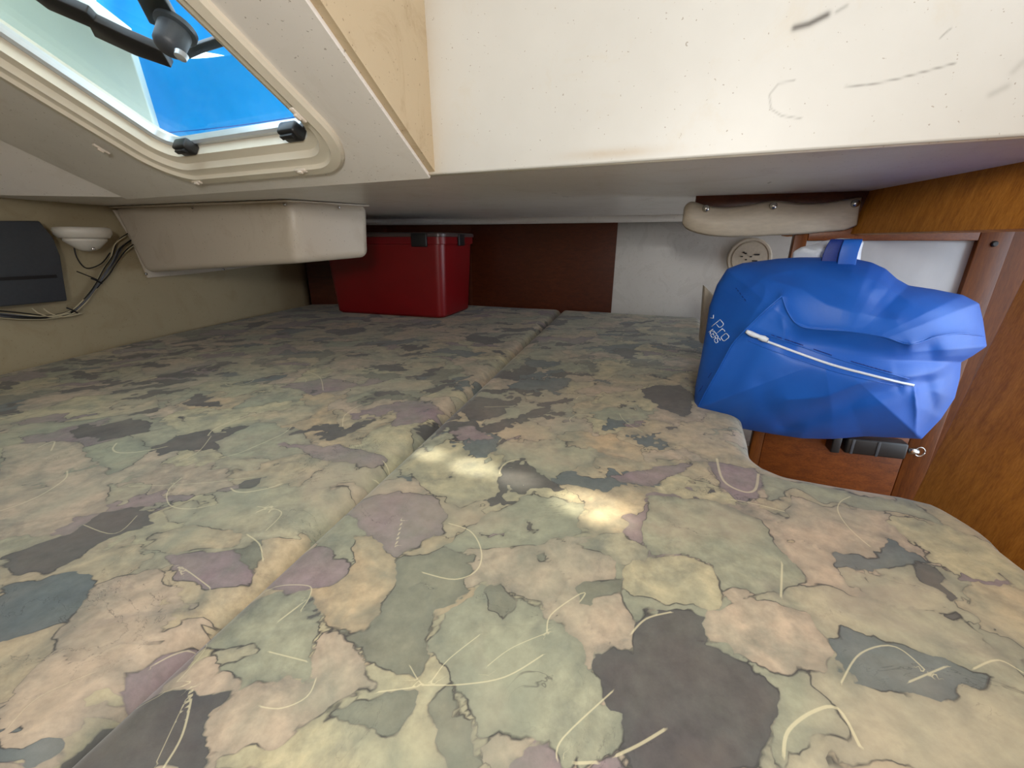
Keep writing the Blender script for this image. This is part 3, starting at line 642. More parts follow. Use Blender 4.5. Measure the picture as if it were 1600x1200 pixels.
cushion('mattress_cushion', lambda y: seam_x(y)+.0008, right_x, back_y, 'narrower right berth cushion in floral watercolour print, beside the blue bag')
slab('floor', [np.array([*q, -.112]) for q in [(-1.9, -1.25), (.50, -1.25), (.50, .40), (.31, .58), (.80, 1.80), (.80, 1.9), (.489, 1.98), (-.2, 2.23), (-1.9, 2.23)]], [0, 0, -.02], M['base'], None, 'structure')
# ------------------------------------------------------------------ deck hatch
hw = empty('window_1', Hp((a0+a1)/2, (b0h+b1h)/2)); hw['kind'] = 'structure'
def ring_loft(name, prof, mat, parent, r0=.035, closed=False):
    V = []; Fc = []; n = None
    for (off, o_) in prof:
        L = rrect(a0-off, a1+off, b0h-off, b1h+off, max(r0+off, .004), 10); n = len(L); V += [Hp(*p, o_) for p in L]
    m_ = len(prof)
    rg = range(m_) if closed else range(m_-1)
    for i in rg:
        j2 = (i+1) % m_
        for j in range(n): Fc.append([i*n+j, i*n+(j+1) % n, j2*n+(j+1) % n, j2*n+j])
    o = fixn(mesh_obj(name, V, Fc, mat, None, True)); mm = o.modifiers.new('e', 'EDGE_SPLIT'); mm.split_angle = math.radians(35)
    adopt(parent, o); return o
ring_loft('trim_frame', [(.066, -.002), (.066, .010), (.062, .014), (.047, .016), (.043, .010), (.040, .009), (.028, .009), (.025, .004), (.022, -.001), (.006, -.004), (.004, -.030), (.012, -.050), (.03, -.050), (.03, -.002)], M['frame'], hw, closed=True)
ring_loft('aluminium_rail', [(.004, -.022), (-.003, -.020), (-.007, -.024), (-.008, -.036), (.0035, -.038)], M['alu'], hw, closed=True)
L = rrect(a0+.001, a1-.001, b0h+.001, b1h-.001, .035, 10); n = len(L)
pa = fixn(mesh_obj('pane', [Hp(*p, -.031) for p in L]+[Hp(*p, -.037) for p in L], [list(range(n)), list(range(2*n-1, n-1, -1))]+[[i, (i+1) % n, n+(i+1) % n, n+i] for i in range(n)], M['pane'])); adopt(hw, pa)
def Hoff(u, v, o_):                       # ray onto plane parallel to the hatch
    return onp(u, v, P0+NH*o_, NH)
# catches on the aft rail
for (u, v) in ((290, 230), (456, 206)):
    p = Hoff(u, v, -.018)
    p = Hoff(u, v, -.010); k_ = box('catch', p, E2*.019, E1*.013, NH*.010, M['black'], hw, .004); box('catch_lug', p+NH*.011-E1*.004, E2*.014, E1*.004, NH*.004, M['black'], k_, .001)
# screen clips
for (u, v, along) in ((158, 233, E1), (308, 285, E2), (470, 267, E2), (466, 180, E1)):
    p = Hoff(u, v, .016); oth = E2 if along is E1 else E1
    k_ = box('clip', p, along*.013, oth*.0045, NH*.002, M['clip'], hw, .0018); box('clip_tab', p+NH*.003, along*.005, oth*.003, NH*.002, M['clip'], k_, .001)
# handle bar, pivot barrel and latch arm
hp = [Hoff(u, v, -.028) for u, v in [(40, -25), (100, 12), (150, 38), (205, 68), (258, 84)]]
bmv = []
hb = empty('handle', Hoff(265, 60, -.02)); adopt(hw, hb)
def strip(name, pts, wv_, th, mat, par):
    V = []; Fc = []
    for i, q in enumerate(pts):
        tdir = np.array(pts[min(i+1, len(pts)-1)])-np.array(pts[max(i-1, 0)]); tdir /= np.linalg.norm(tdir); sdir = np.cross(NH, tdir); w_ = wv_[i] if hasattr(wv_, '__len__') else wv_
        V += [q-sdir*w_-NH*th, q+sdir*w_-NH*th, q+sdir*w_+NH*th, q-sdir*w_+NH*th]
    for i in range(len(pts)-1):
        for k_ in range(4): Fc.append([i*4+k_, i*4+(k_+1) % 4, i*4+4+(k_+1) % 4, i*4+4+k_])
    Fc += [[0, 1, 2, 3], [len(V)-4, len(V)-3, len(V)-2, len(V)-1]]
    o = fixn(mesh_obj(name, V, Fc, mat)); bev(o, .0015, 2); o.parent = None
    par_ = par; o.parent = par_; o.matrix_parent_inverse = Matrix.Translation(-Vector(hw.location)) if par_ is hw else Matrix.Translation(-Vector(hb['w']))
    return o
hb['w'] = [float(x) for x in Hoff(265, 60, -.02)]
bpy.context.view_layer.update()
def under(o, par):
    o.parent = par; bpy.context.view_layer.update(); o.matrix_parent_inverse = par.matrix_world.inverted()
arm = strip('arm', [Hoff(u, v, -.026) for u, v in [(20, -45), (75, -2), (140, 26), (150, 40), (205, 66), (262, 88)]], [.015, .015, .015, .019, .018, .015], .006, M['black'], hw); under(arm, hb)
for k_ in range(4):
    pass
br = lathe('barrel', [(.0, -.022), (.024, -.022), (.024, -.016), (.019, -.014), (.018, .010), (.015, .015), (.010, .018), (.0, .018)], Hoff(268, 62, -.018), NH, M['dkgrey'], None, 28); under(br, hb)
nb_ = lathe('knob', [(.0, .0), (.008, .0), (.007, .006), (.0, .008)], Hoff(284, 84, .002), NH, M['alu'], None, 20); under(nb_, hb)
cr = strip('cross_bar', [Hoff(u, v, -.042) for u, v in [(210, -50), (245, 10), (262, 45)]], .020, .004, M['black'], hw); under(cr, hb)
c2 = strip('cross_bar', [Hoff(u, v, -.045) for u, v in [(290, 84), (312, 74), (337, 66), (360, 58)]], .006, .004, M['dkgrey'], hw); under(c2, hb)
# ------------------------------------------------------------------ outside the hatch
def canvas_sheet(name, fn, nu, nv, mat, label, cat, th=.002):
    V = [fn(i/(nu-1), j/(nv-1)) for j in range(nv) for i in range(nu)]
    Fc = [[j*nu+i, j*nu+i+1, (j+1)*nu+i+1, (j+1)*nu+i] for j in range(nv-1) for i in range(nu-1)]
    o = mesh_obj(name, V, Fc, mat, None, True); m_ = o.modifiers.new('s', 'SOLIDIFY'); m_.thickness = th
    if label: tag(o, label, cat)
    return o
t = NT('blue_canvas_translucent'); out = t.n['Material Output']; tl = t.add('ShaderNodeBsdfTranslucent'); tl.inputs[0].default_value = c(40, 175, 215)
t.col(c(30, 160, 215)).rough(.8); ms = t.add('ShaderNodeMixShader'); ms.inputs[0].default_value = .5
t.bump(t.noise(500, 2).outputs[0], .2, .0005)
t.l.new(t.b.outputs[0], ms.inputs[1]); t.l.new(tl.outputs[0], ms.inputs[2]); t.l.new(ms.outputs[0], out.inputs['Surface']); M['canvas'] = t.m
def cv(s, t_):
    # s across (left to right), t from lower hem to upper edge
    lo = np.array([225+s*265, 232-s*36]); hi = np.array([170+s*260, 62+s*8+26*math.sin(math.pi*min(1, s*1.05))])
    q = lo*(1-t_)+hi*t_
    wr_ = .004*math.sin(s*60)*math.exp(-t_*6)+.003*math.sin(s*23+t_*5)
    return Hoff(q[0], q[1], -.16-.05*t_+wr_)
canv = canvas_sheet('canvas_cover', cv, 60, 40, M['canvas'], 'bright blue canvas sheet with stitched hem outside the hatch', 'canvas')
for k_, tt in enumerate((.035, .13)):
    pts = [cv(s_, tt)+NH*.0012 for s_ in np.linspace(0, 1, 60)]
    tube('seam', pts, .0007, simple('navy_thread', c(8, 50, 140), .8), canv, 5, 0)
def cv2(s, t_):
    q = np.array([150+s*230, 95-t_*150-s*2]); q[1] -= 28*math.sin(math.pi*s)*.6; return Hoff(q[0], q[1], -.33+.01*math.sin(s*20))
canvas_sheet('canvas_cover', cv2, 30, 20, M['canvas'], 'darker blue canvas panel seen above the hatch handle', 'canvas')
t = NT('deck_gelcoat'); t.col(c(222, 236, 226)).rough(.4); M['deck'] = t.m
def Hab(u, v, o_): q = Hoff(u, v, o_)-P0; return np.array([q@E2, q@E1])
g0, g1_, g2_ = Hab(262, 262, -.12), Hab(205, 84, -.12), Hab(200, 60, -.12); g3 = g2_+np.array([-.04, -.35])
sl_ = [Hp(*q, -.12) for q in (g0, g1_, g2_, g3, g3+np.array([-.55, 0]), g0+np.array([-.75, 0]))]
tag(slab('coaming_panel', sl_, -NH*.02, M['deck'], None, None, .002), 'pale white glassfibre cockpit side filling the left of the hatch', 'panel')
# ------------------------------------------------------------------ wooden panel on the aft wall
def on_back(u, v):
    # aft liner polyline planes
    segs = list(zip(BACK[:-1], BACK[1:])); best = None
    for a_, b_ in segs:
        n_ = np.array([b_[1]-a_[1], -(b_[0]-a_[0]), 0]); q = onp(u, v, [a_[0], a_[1], 0], n_); s_ = (q[0]-a_[0])/(b_[0]-a_[0])
        if -.001 <= s_ <= 1.001: return q
    return q
wp = []
pA = on_back(966, 341); pB = on_back(740, 341)
zt = pA[2]; print('wood top z', zt, 'bot', on_back(956, 485)[2])
xr = pA[0]
def back_pt(x, z, off=.0):
    y = np.interp(x, [q[0] for q in BACK], [q[1] for q in BACK]); return np.array([x-off*.2, y-off, z])
xs = [-1.085, -.9, -.65, -.4, -.205]+list(np.linspace(-.1, xr, 8))
V = [back_pt(x, -.03, .010) for x in xs]+[back_pt(x, zt+.0, .010) for x in xs]; nx = len(xs)
o = mesh_obj('plywood_panel', V, [[i, i+1, nx+i+1, nx+i] for i in range(nx-1)], M['darkwood']); m_ = o.modifiers.new('s', 'SOLIDIFY'); m_.thickness = .008; m_.offset = 0
tag(o, 'dark varnished plywood panel on the aft wall behind the red crate', 'panel')
# light cornice under the ceiling
cxs = list(np.linspace(-1.05, 1.25, 24)); cp = [back_pt(x, ZC-.012, .028) for x in cxs]
tube('trim_5', cp, .016, M['gel'], None, 14, 0)['kind'] = 'structure'
# ------------------------------------------------------------------ red crate
FLc = onz(524, 489); FRc = onz(694, 499); BRc = onz(738, 483)
ex = (FRc-FLc); ex /= np.linalg.norm(ex); ey = np.array([-ex[1], ex[0], 0]); wid = np.linalg.norm(FRc-FLc)+.0; dep = .30
cr_ = empty('storage_crate', FLc+ex*wid/2+ey*dep/2); tag(cr_, 'red plastic storage crate with clip-on lid standing at the aft wall', 'crate')
def crate_ring(z, grow, r=.035, n=6):
    L = rrect(-wid/2-grow, wid/2+grow, -dep/2-grow, dep/2+grow, r, n); base = np.array(cr_.location)
    return [base+ex*a_+ey*b_+ZZ*z for a_, b_ in L]
def ring_stack(name, lv, mat, cap0=True, cap1=True, par=None):
    V = []; n = None
    for z, g_, r_ in lv: L_ = crate_ring(z, g_, r_); n = len(L_); V += L_
    Fc = [[i*n+j, i*n+(j+1) % n, (i+1)*n+(j+1) % n, (i+1)*n+j] for i in range(len(lv)-1) for j in range(n)]
    if cap0: Fc.append(list(range(n))[::-1])
    if cap1: Fc.append(list(range((len(lv)-1)*n, len(lv)*n)))
    o = fixn(mesh_obj(name, V, Fc, mat, None, True)); mm = o.modifiers.new('e', 'EDGE_SPLIT'); mm.split_angle = math.radians(35); adopt(par, o); return o
TH = .335
ring_stack('body', [(.003, -.012, .03), (.012, -.003, .035), (TH-.03, .014, .04), (TH-.028, .022, .04), (TH, .022, .04), (TH, .016, .04), (TH-.1, .008, .04)], M['red'], True, False, cr_)
ring_stack('lid', [(TH+.001, .026, .04), (TH+.012, .026, .04), (TH+.016, .020, .04), (TH+.018, -.02, .03), (TH+.012, -.03, .03)], M['lid'], True, True, cr_)
for s_ in (-.28, .36):
    p = FLc+ex*(wid*(.5+s_))-ey*.029+ZZ*(TH-.012)
    box('latch', p, ex*.035, ey*.006, ZZ*.026, M['black'], cr_, .003)
bp = FLc+ex*(wid+.027)+ey*dep*.5+ZZ*(TH-.012); box('latch', bp, ey*.03, ex*.005, ZZ*.024, M['black'], cr_, .003)
for s_ in (.62, .80):                      # moulded ribs
    pass
# ------------------------------------------------------------------ moulded cover hanging on the left
def cz(u, v, z): return onz(u, v, z)
zT = ZC-.001
c1 = cz(180, 325, zT); c2_ = cz(450, 312, zT); c3 = cz(574, 320, zT)
c1 = np.array([-1.27, 1.43, zT]) if c1[0] < -1.27 else c1
bc = onp(450, 409, c2_, [c2_[0]*0+1, -.3, 0])
zb_r = None
def at_xy(u, v, P):                        # z of the ray where it passes over plan point P
    d_ = ray(u, v); t_ = (P[1])/d_[1]; return H+d_[2]*t_
z1 = at_xy(235, 432, c1); z2 = at_xy(450, 412, c2_); z3 = at_xy(565, 402, c3); print('cover z', z1, z2, z3)
inw = np.array([-.35, .94, 0])
mc = empty('moulded_cover', (c1+c2_)/2); tag(mc, 'cream moulded plastic cover box screwed under the ceiling on the left', 'cover')
dn = -ZZ
b1_ = c1+(c2_-c1)*.10; b1_[2] = z1+.012; b2_ = c2_+inw*.006+(c1-c2_)*.012; b2_[2] = z2; b3_ = c3+(c2_-c3)*.06+inw*.004; b3_[2] = z3
k1_ = c1+(np.array([0, .28, 0])); k3_ = c3+np.array([-.30, .42, 0])
tops = [c1, c2_, c3, k3_, k1_]; bots = [b1_, b2_, b3_, np.array([k3_[0]+.02, k3_[1]-.02, z3+.01]), np.array([k1_[0]+.02, k1_[1]-.01, z1+.03])]
Fc = [[0, 1, 2, 3, 4], [9, 8, 7, 6, 5]]+[[i, (i+1) % 5, 5+(i+1) % 5, 5+i] for i in range(5)]
o = fixn(mesh_obj('body', tops+bots, Fc, M['cover'])); bev(o, .022, 5, 20); adopt(mc, o)
out1 = np.cross(c2_-c1, ZZ); out1 /= np.linalg.norm(out1); out1 *= -1 if out1[1] > 0 else 1
out2 = np.cross(c3-c2_, ZZ); out2 /= np.linalg.norm(out2); out2 *= -1 if out2[1] > 0 else 1
e_ = .010
fl_ = [c1+out1*e_, c2_+(out1+out2)*e_*.7, c3+out2*e_, k3_, k1_]
slab('flange', [q+dn*.001 for q in fl_], dn*.004, M['cover'], mc, None, .001)
wf = [np.array([-1.285, 1.36, z1-.02+.0]), ]
# lower flange against the hull, with its angled end
def on_wall(u, v, off=.012):
    for (a_, b_) in zip(HULL[:-1], HULL[1:]):
        n_ = np.array([b_[1]-a_[1], -(b_[0]-a_[0]), 0]); q = onp(u, v, [a_[0]+off, a_[1], 0], n_); s_ = (q[1]-a_[1])/(b_[1]-a_[1])
        if -.02 <= s_ <= 1.02: return q
    return q
wfp = [on_wall(u, v) for u, v in [(178, 328), (205, 372), (232, 434), (300, 428), (450, 410)]]
wfp2 = [wfp[-1]+ZZ*.05, on_wall(300, 335), ]
o = slab('wall_flange', wfp+wfp2, np.array([-.006, 0, 0]), M['cover'], mc, None, .001)
def screw(p, nrm_, par, r=.0045): return lathe('screw', [(0, 0), (r, 0), (r*.9, r*.4), (r*.5, r*.6), (0, r*.6)], p, nrm_, M['steel'], par, 12)
for u, v in ((228, 428), (349, 421)): screw(on_wall(u, v, .014), (1, -.2, 0), mc)
for f_, (pA_, pB_, oo) in ((.50, (c1, c2_, out1)), (.98, (c1, c2_, out1)), (.60, (c2_, c3, out2))):
    screw(pA_*(1-f_)+pB_*f_+oo*.001+dn*.012, oo, mc, .004)
# ------------------------------------------------------------------ speaker box, lamp and wiring on the hull side
dp = [on_wall(u, v, .055) for u, v in [(-140, 345), (62, 345), (84, 372), (95, 400), (101, 440), (106, 470), (-140, 492)]]
sp_ = empty('equipment_box', dp[5]); tag(sp_, 'dark grey plastic equipment box on the left hull side above the wires', 'box')
slab('body', dp, np.array([-.05, .012, 0]), M['dkgrey'], sp_, None, .004, 3)
gl_ = [on_wall(u, v, .0575) for u, v in [(-140, 440), (88, 429), (90, 434), (-140, 446)]]
slab('groove_strip', gl_, np.array([-.003, 0, 0]), M['black'], sp_)
lp = on_wall(130, 363, .06); d2_ = np.array([1, 0, 0.])
lm = empty('round_lamp', lp); tag(lm, 'white round fitting on the hull side between the grey box and cover', 'lamp')
rl = .5*np.linalg.norm(on_wall(75, 362, .06)-on_wall(178, 362, .06))*.62
def ell(name, prof, cen, sx, sy, mat, par, seg=36):
    V = []; Fc = []
    tl_ = np.array([.1, 1, 0]); tl_ /= np.linalg.norm(tl_); tn_ = np.array([1, -.1, 0])
    for r_, z_ in prof:
        for k_ in range(seg):
            a_ = 2*math.pi*k_/seg; V.append(cen+tl_*math.cos(a_)*r_*sx+tn_*math.sin(a_)*r_*sy+ZZ*z_)
    for i in range(len(prof)-1):
        for k_ in range(seg): Fc.append([i*seg+k_, i*seg+(k_+1) % seg, (i+1)*seg+(k_+1) % seg, (i+1)*seg+k_])
    Fc.append(list(range(seg))[::-1]); Fc.append(list(range((len(prof)-1)*seg, len(prof)*seg)))
    o = fixn(mesh_obj(name, V, Fc, mat, None, True)); adopt(par, o); return o
ell('dome', [(.8, .014), (.96, .012), (1.0, .004), (.98, -.006), (.9, -.012), (.86, -.016)], lp, rl*1.25, .055, M['white'], lm)
ell('base', [(.86, -.0165), (.84, -.024), (.45, -.045), (.28, -.05), (.1, -.052)], lp, rl*1.15, .045, M['white'], lm)
screw(lp+np.array([.025, -.01, -.045]), (1, -.5, 0), lm, .004)
def W(u, v, off): return on_wall(u, v, off)
wl_ = empty('wiring_loom', W(150, 450, .02)); tag(wl_, 'bundle of black grey and cream wires tied along the left hull side', 'wires')
run = [(205, 372), (188, 385), (178, 405), (165, 425), (150, 447), (132, 470), (110, 488), (75, 495), (30, 493), (-30, 488)]
for k_, (mt, dx, dy, rr_) in enumerate([('wire_k', 0, 2, .0022), ('wire_w', -6, -2, .0016), ('wire_g', 3, 0, .0024), ('wire_k', 6, 4, .0018), ('wire_w', 5, 6, .0014), ('wire_k', -3, -5, .0015), ('wire_g', -2, 3, .002)]):
    pts = []
    for i, (u, v) in enumerate(run):
        spread = (1.6 if i < 2 else 1.0 if i in (2, 3, 8, 9) else .45)
        pts.append(W(u+dx*spread*.9, v+dy*spread, .024+.004*math.sin(k_*2+i)))
    tube('wire', pts, rr_, M[mt], wl_, 8, 5)
tube('wire', [W(u, v, .03) for u, v in [(115, 380), (120, 402), (135, 419), (158, 412), (172, 395)]], .0018, M['wire_k'], wl_, 8, 5)
for dx in (0, 18): tube('wire', [W(u+dx, v, .03) for u, v in [(50, 482), (62, 490), (82, 495), (110, 489)]], .0018, M['wire_w'], wl_, 8, 5)
tube('cable_tie', [W(u, v, .034) for u, v in [(120, 424), (140, 432), (152, 437)]], .0016, M['wire_k'], wl_, 6, 4)
for (u, v) in ((150, 438), (112, 484)):
    tube('cable_tie', [W(u-8, v-3, .03), W(u, v, .036), W(u+9, v+5, .03)], .0024, M['wire_k'], wl_, 6, 4)
# ------------------------------------------------------------------ vent, bracket and pocket on the right
vq = np.array([1.3-.87, 1.70-1.86]); vn = np.array([vq[1], -vq[0], 0]); vn /= np.linalg.norm(vn); vp_ = onp(1170, 404, np.array([.87, 1.86, 0])+vn*.004, vn)
va = empty('round_vent', vp_); tag(va, 'cream round inspection plate on the aft wall above the blue bag', 'vent')
rv_ = 31/F_PX*np.dot(vp_-CP, FW)
lathe('rim', [(0, -.003), (rv_, -.003), (rv_, .006), (rv_*.95, .010), (rv_*.86, .010), (rv_*.84, .006), (0, .006)], vp_+vn*.002, vn, M['vinyl'], va, 48)
lathe('disc', [(0, .0065), (rv_*.80, .0065), (rv_*.78, .011), (0, .012)], vp_+vn*.002, vn, M['vinyl'], va, 48)
tv = np.cross(ZZ, vn)
for a_, b_, l_ in ((-.3, .2, 1), (-.25, -.1, 1), (.2, .25, 0), (.35, .1, 0), (.15, -.05, 0), (.3, .3, 0), (-.05, .1, 0), (-.05, -.3, 0), (.2, -.3, 0)):
    p = vp_+vn*.015+(tv*a_*-1+ZZ*b_)*rv_
    box('slot', p, tv*(.010 if l_ else .004), ZZ*.0025, vn*.002, M['black'], va, .0005)
br_p = [onD(u, v, 1.32) for u, v in [(1101, 447), (1116, 462), (1108, 540), (1094, 536)]]
tag(slab('white_bracket', br_p, MN*.05, M['vinyl'], None, None, .003), 'cream upright bracket standing left of the blue bag', 'bracket')
# vinyl pocket
top = [(1070, 325), (1080, 316), (1103, 322), (1130, 325), (1165, 322), (1208, 315), (1250, 319), (1290, 318), (1320, 313), (1345, 309)]
bot = [(1067, 348), (1075, 358), (1100, 366), (1130, 369), (1165, 369), (1208, 367), (1250, 365), (1290, 361), (1320, 358), (1338, 352)]
tp = smooth_path([(*q, 0) for q in top], 6); bt_ = smooth_path([(*q, 0) for q in bot], 6); nn_ = len(tp); V = []; Fc = []; NVv = 14
for j in range(NVv+1):
    s_ = j/NVv
    for i in range(nn_):
        q = tp[i]*(1-s_)+bt_[i]*s_; e_ = min(i, nn_-1-i)/(nn_*.12); e_ = min(1, e_)
        V.append(onD(q[0], q[1], DD-.012-.018*math.sin(math.pi*min(1, s_*1.0))**.7*(e_**.5)-.003*math.sin(i*.35+s_*3)*s_))
for j in range(NVv):
    for i in range(nn_-1): Fc.append([j*nn_+i, j*nn_+i+1, (j+1)*nn_+i+1, (j+1)*nn_+i])
po = empty('vinyl_pocket', onD(1200, 340, DD-.01)); tag(po, 'cream vinyl flap pocket fixed with three snaps beneath the ceiling', 'pocket')
o = mesh_obj('flap', V, Fc, M['vinyl'], None, True); m_ = o.modifiers.new('s', 'SOLIDIFY'); m_.thickness = .002; adopt(po, o)
for u, v in ((1103, 326), (1208, 322), (1336, 318)):
    lathe('snap', [(0, 0), (.0085, 0), (.008, .004), (.005, .007), (0, .008)], onD(u, v, DD-.026), -MN, M['steel'], po, 20)
# ------------------------------------------------------------------ blue bag
OUT = [(1084, 640), (1086, 605), (1096, 555), (1103, 515), (1108, 480), (1120, 445), (1136, 420), (1160, 411), (1185, 408), (1215, 404), (1250, 402), (1290, 402), (1335, 404), (1362, 410), (1384, 420), (1402, 436), (1420, 446), (1460, 452), (1505, 461), (1530, 474), (1536, 500), (1542, 541), (1520, 556), (1502, 566), (1500, 590), (1492, 622), (1470, 655), (1440, 686), (1400, 684), (1350, 682), (1300, 686), (1252, 685), (1205, 678), (1150, 668), (1110, 655)]
BC = np.array([1300., 560.]); 
def resample(pts, n):
    P = np.array(list(pts)+[pts[0]], float); L = np.r_[0, np.cumsum(np.linalg.norm(np.diff(P, axis=0), axis=1))]; s = np.linspace(0, L[-1], n, endpoint=False)
    return np.stack([np.interp(s, L, P[:, 0]), np.interp(s, L, P[:, 1])], 1)
NS = 420; ol = resample(OUT, NS)
FOLDS = [  # polyline, height (m, + toward viewer), half-width px
 ([(1165, 518), (1190, 490), (1222, 463)], .010, 9), ([(1222, 463), (1230, 485), (1243, 504), (1265, 513), (1330, 518), (1380, 526), (1422, 538)], .010, 9), ([(1422, 538), (1462, 526), (1500, 521), (1538, 524)], .011, 10),
 ([(1250, 535), (1330, 548), (1400, 560), (1450, 552)], -.014, 20), ([(1222, 500), (1228, 530)], .004, 12),
 ([(1085, 645), (1115, 590), (1145, 537), (1165, 518)], .007, 7), ([(1170, 545), (1140, 600), (1120, 640)], -.004, 18),
 ([(1225, 668), (1255, 655), (1300, 640), (1350, 618), (1400, 604)], -.013, 15), ([(1230, 625), (1290, 620), (1340, 600), (1390, 590)], .008, 18),
 ([(1428, 602), (1432, 640), (1431, 684)], .011, 7), ([(1447, 600), (1458, 640), (1445, 672)], -.010, 14),
 ([(1400, 590), (1450, 585), (1500, 560), (1540, 542)], .010, 14), ([(1430, 602), (1480, 590), (1500, 575)], -.012, 12),
 ([(1210, 440), (1250, 450), (1290, 475), (1340, 490), (1400, 500)], .006, 16), ([(1240, 430), (1300, 450), (1360, 470), (1440, 500), (1500, 510)], -.007, 18),
 ([(1190, 600), (1200, 640), (1230, 665)], -.003, 14), ([(1330, 425), (1370, 440), (1420, 470)], .004, 12), ([(1250, 420), (1200, 430), (1160, 460)], .003, 12),
 ([(1385, 420), (1360, 450), (1380, 490)], -.004, 14), ([(1290, 575), (1300, 640)], .004, 25)]
ZIPL = [(1172, 526), (1200, 534), (1240, 549), (1300, 570), (1360, 586), (1405, 597), (1428, 602)]
FOLDS.append((ZIPL, -.004, 9))
def bag_D(P, r):
    r = np.clip(r, 0, 1)
    D = .90-.14*np.power(np.clip(1-r**2.6, 0, 1), .62)
    # side panel to the left of the seam turns away
    sx = np.interp(P[:, 1], [400, 463, 520, 600, 645], [1200, 1195, 1158, 1110, 1084]); D += np.clip((sx-P[:, 0])/100, 0, 1)*.05*(1-r**6)
    fade = np.clip((1-r)*9, 0, 1)*.75+.25
    for pl, am, wd in FOLDS:
        dd = poly_dist(P, pl); D -= am*fade*(np.exp(-dd/wd*1.1) if am > 0 else np.exp(-(dd/wd)**2))
    D -= .004*(vnoise(P, .018, 21)-.5)*(1-r**8)
    return D
rs = 1-np.linspace(1, 0, 90)**1.5; rs[0] = .0
V = []; 
for r_ in rs[1:]:
    P = BC+(ol-BC)*r_
    D = bag_D(P, np.full(NS, r_)); V += [onD(P[i, 0], P[i, 1], D[i]) for i in range(NS)]
nf = len(rs)-1
# back half: mirrored behind the rim
rimz = np.array(V[-NS:])[:, 2]
for k_, r_ in enumerate([.985, .96, .92, .85, .7, .4, .1]):
    P = BC+(ol-BC)*r_; D = .905+.24*(1-r_**3)**.6
    for i in range(NS):
        q = onD(P[i, 0], P[i, 1], D); wz = min(1, max(0, (ol[i, 1]-BC[1])/60)); zo = rimz[i]*r_+.10*(1-r_); q[2] = q[2]*(1-wz)+max(zo, q[2])*wz; V.append(q)
nl = nf+7
Fc = [[i*NS+j, i*NS+(j+1) % NS, (i+1)*NS+(j+1) % NS, (i+1)*NS+j] for i in range(nl-1) for j in range(NS)]
Fc.append(list(range(NS))[::-1]); Fc.append(list(range((nl-1)*NS, nl*NS)))
bagc = onD(1300, 680, .95); bagc[2] = -.04
bag = empty('blue_bag', bagc); tag(bag, 'bright blue vinyl zip bag slumped against the teak locker door', 'bag')
o = fixn(mesh_obj('body', V, Fc, M['bag'], None, True)); adopt(bag, o)
angs = np.unwrap(np.arctan2(ol[:, 1]-BC[1], ol[:, 0]-BC[0]))
def rad_of(u, v):
    d = np.array([u, v])-BC; n_ = np.linalg.norm(d)
    if n_ < 1e-6: return 0.
    best = 9
    for i in range(NS):
        a_ = ol[i]-BC; b_ = ol[(i+1) % NS]-BC; de = b_-a_; det = d[0]*(-de[1])+de[0]*d[1]
        if abs(det) < 1e-9: continue
        s_ = (a_[0]*(-de[1])+de[0]*a_[1])/det; t_ = (d[0]*a_[1]-d[1]*a_[0])/det
        if s_ > 0 and -.001 <= t_ <= 1.001: best = min(best, 1/s_)
    return min(best, .999) if best < 9 else .999
def bs(u, v, off=.001):
    D = bag_D(np.array([[u, v]], float), np.array([rad_of(u, v)]))[0]; return onD(u, v, D-off)
def bpath(pts, off=.001, n=6): return [bs(q[0], q[1], off) for q in smooth_path([(*q, 0) for q in pts], n)]
M['bagdark'] = simple('navy_stitch', c(10, 42, 120), .6)
tube('zip', bpath([(1185, 529)]+ZIPL[1:], .0015), .0021, M['zip'], bag, 8, 0)
tube('zip_tape', bpath([(1168, 531), (1200, 545), (1240, 559), (1300, 579), (1360, 594), (1410, 604)], .0002), .0011, M['bag'], bag, 6, 0)
tube('zip_tape', bpath([(1175, 520), (1205, 525), (1245, 539), (1300, 558), (1360, 576), (1420, 592)], .0002), .0011, M['bag'], bag, 6, 0)
zp = [bs(u, v, .006) for u, v in [(1167, 518), (1173, 521), (1180, 524), (1186, 526), (1193, 529), (1200, 532)]]
tube('zip_pull', zp, [.0028, .0045, .0042, .0035, .0052, .0035], M['zip'], bag, 12, 0)
tube('piping', bpath([(1085, 648), (1100, 617), (1120, 582), (1145, 537), (1166, 514), (1190, 490), (1222, 462)], .0008), .0016, M['bag'], bag, 8, 0)
tube('piping', bpath([(1222, 462), (1230, 485), (1243, 504), (1265, 513), (1330, 518), (1380, 526), (1422, 538), (1462, 526), (1500, 521), (1537, 525)], .0004), .0012, M['bag'], bag, 8, 0)
def dashes(pts, off, ln=.006):
    P = bpath(pts, off, 10); out = []; acc = 0
    for i in range(len(P)-1):
        if (int(acc/ln)) % 2 == 0: out.append([P[i], P[i+1]])
        acc += np.linalg.norm(P[i+1]-P[i])
    return out
multi_tube('stitching', dashes([(1205, 523), (1245, 536), (1300, 555), (1360, 573), (1420, 589)], .0014, .003)+dashes([(1165, 470), (1150, 450)], .001, .004)+dashes([(1092, 612), (1115, 577)], .001, .02), .0006, M['bagdark'], bag, 5)['kind'] = 'stuff'
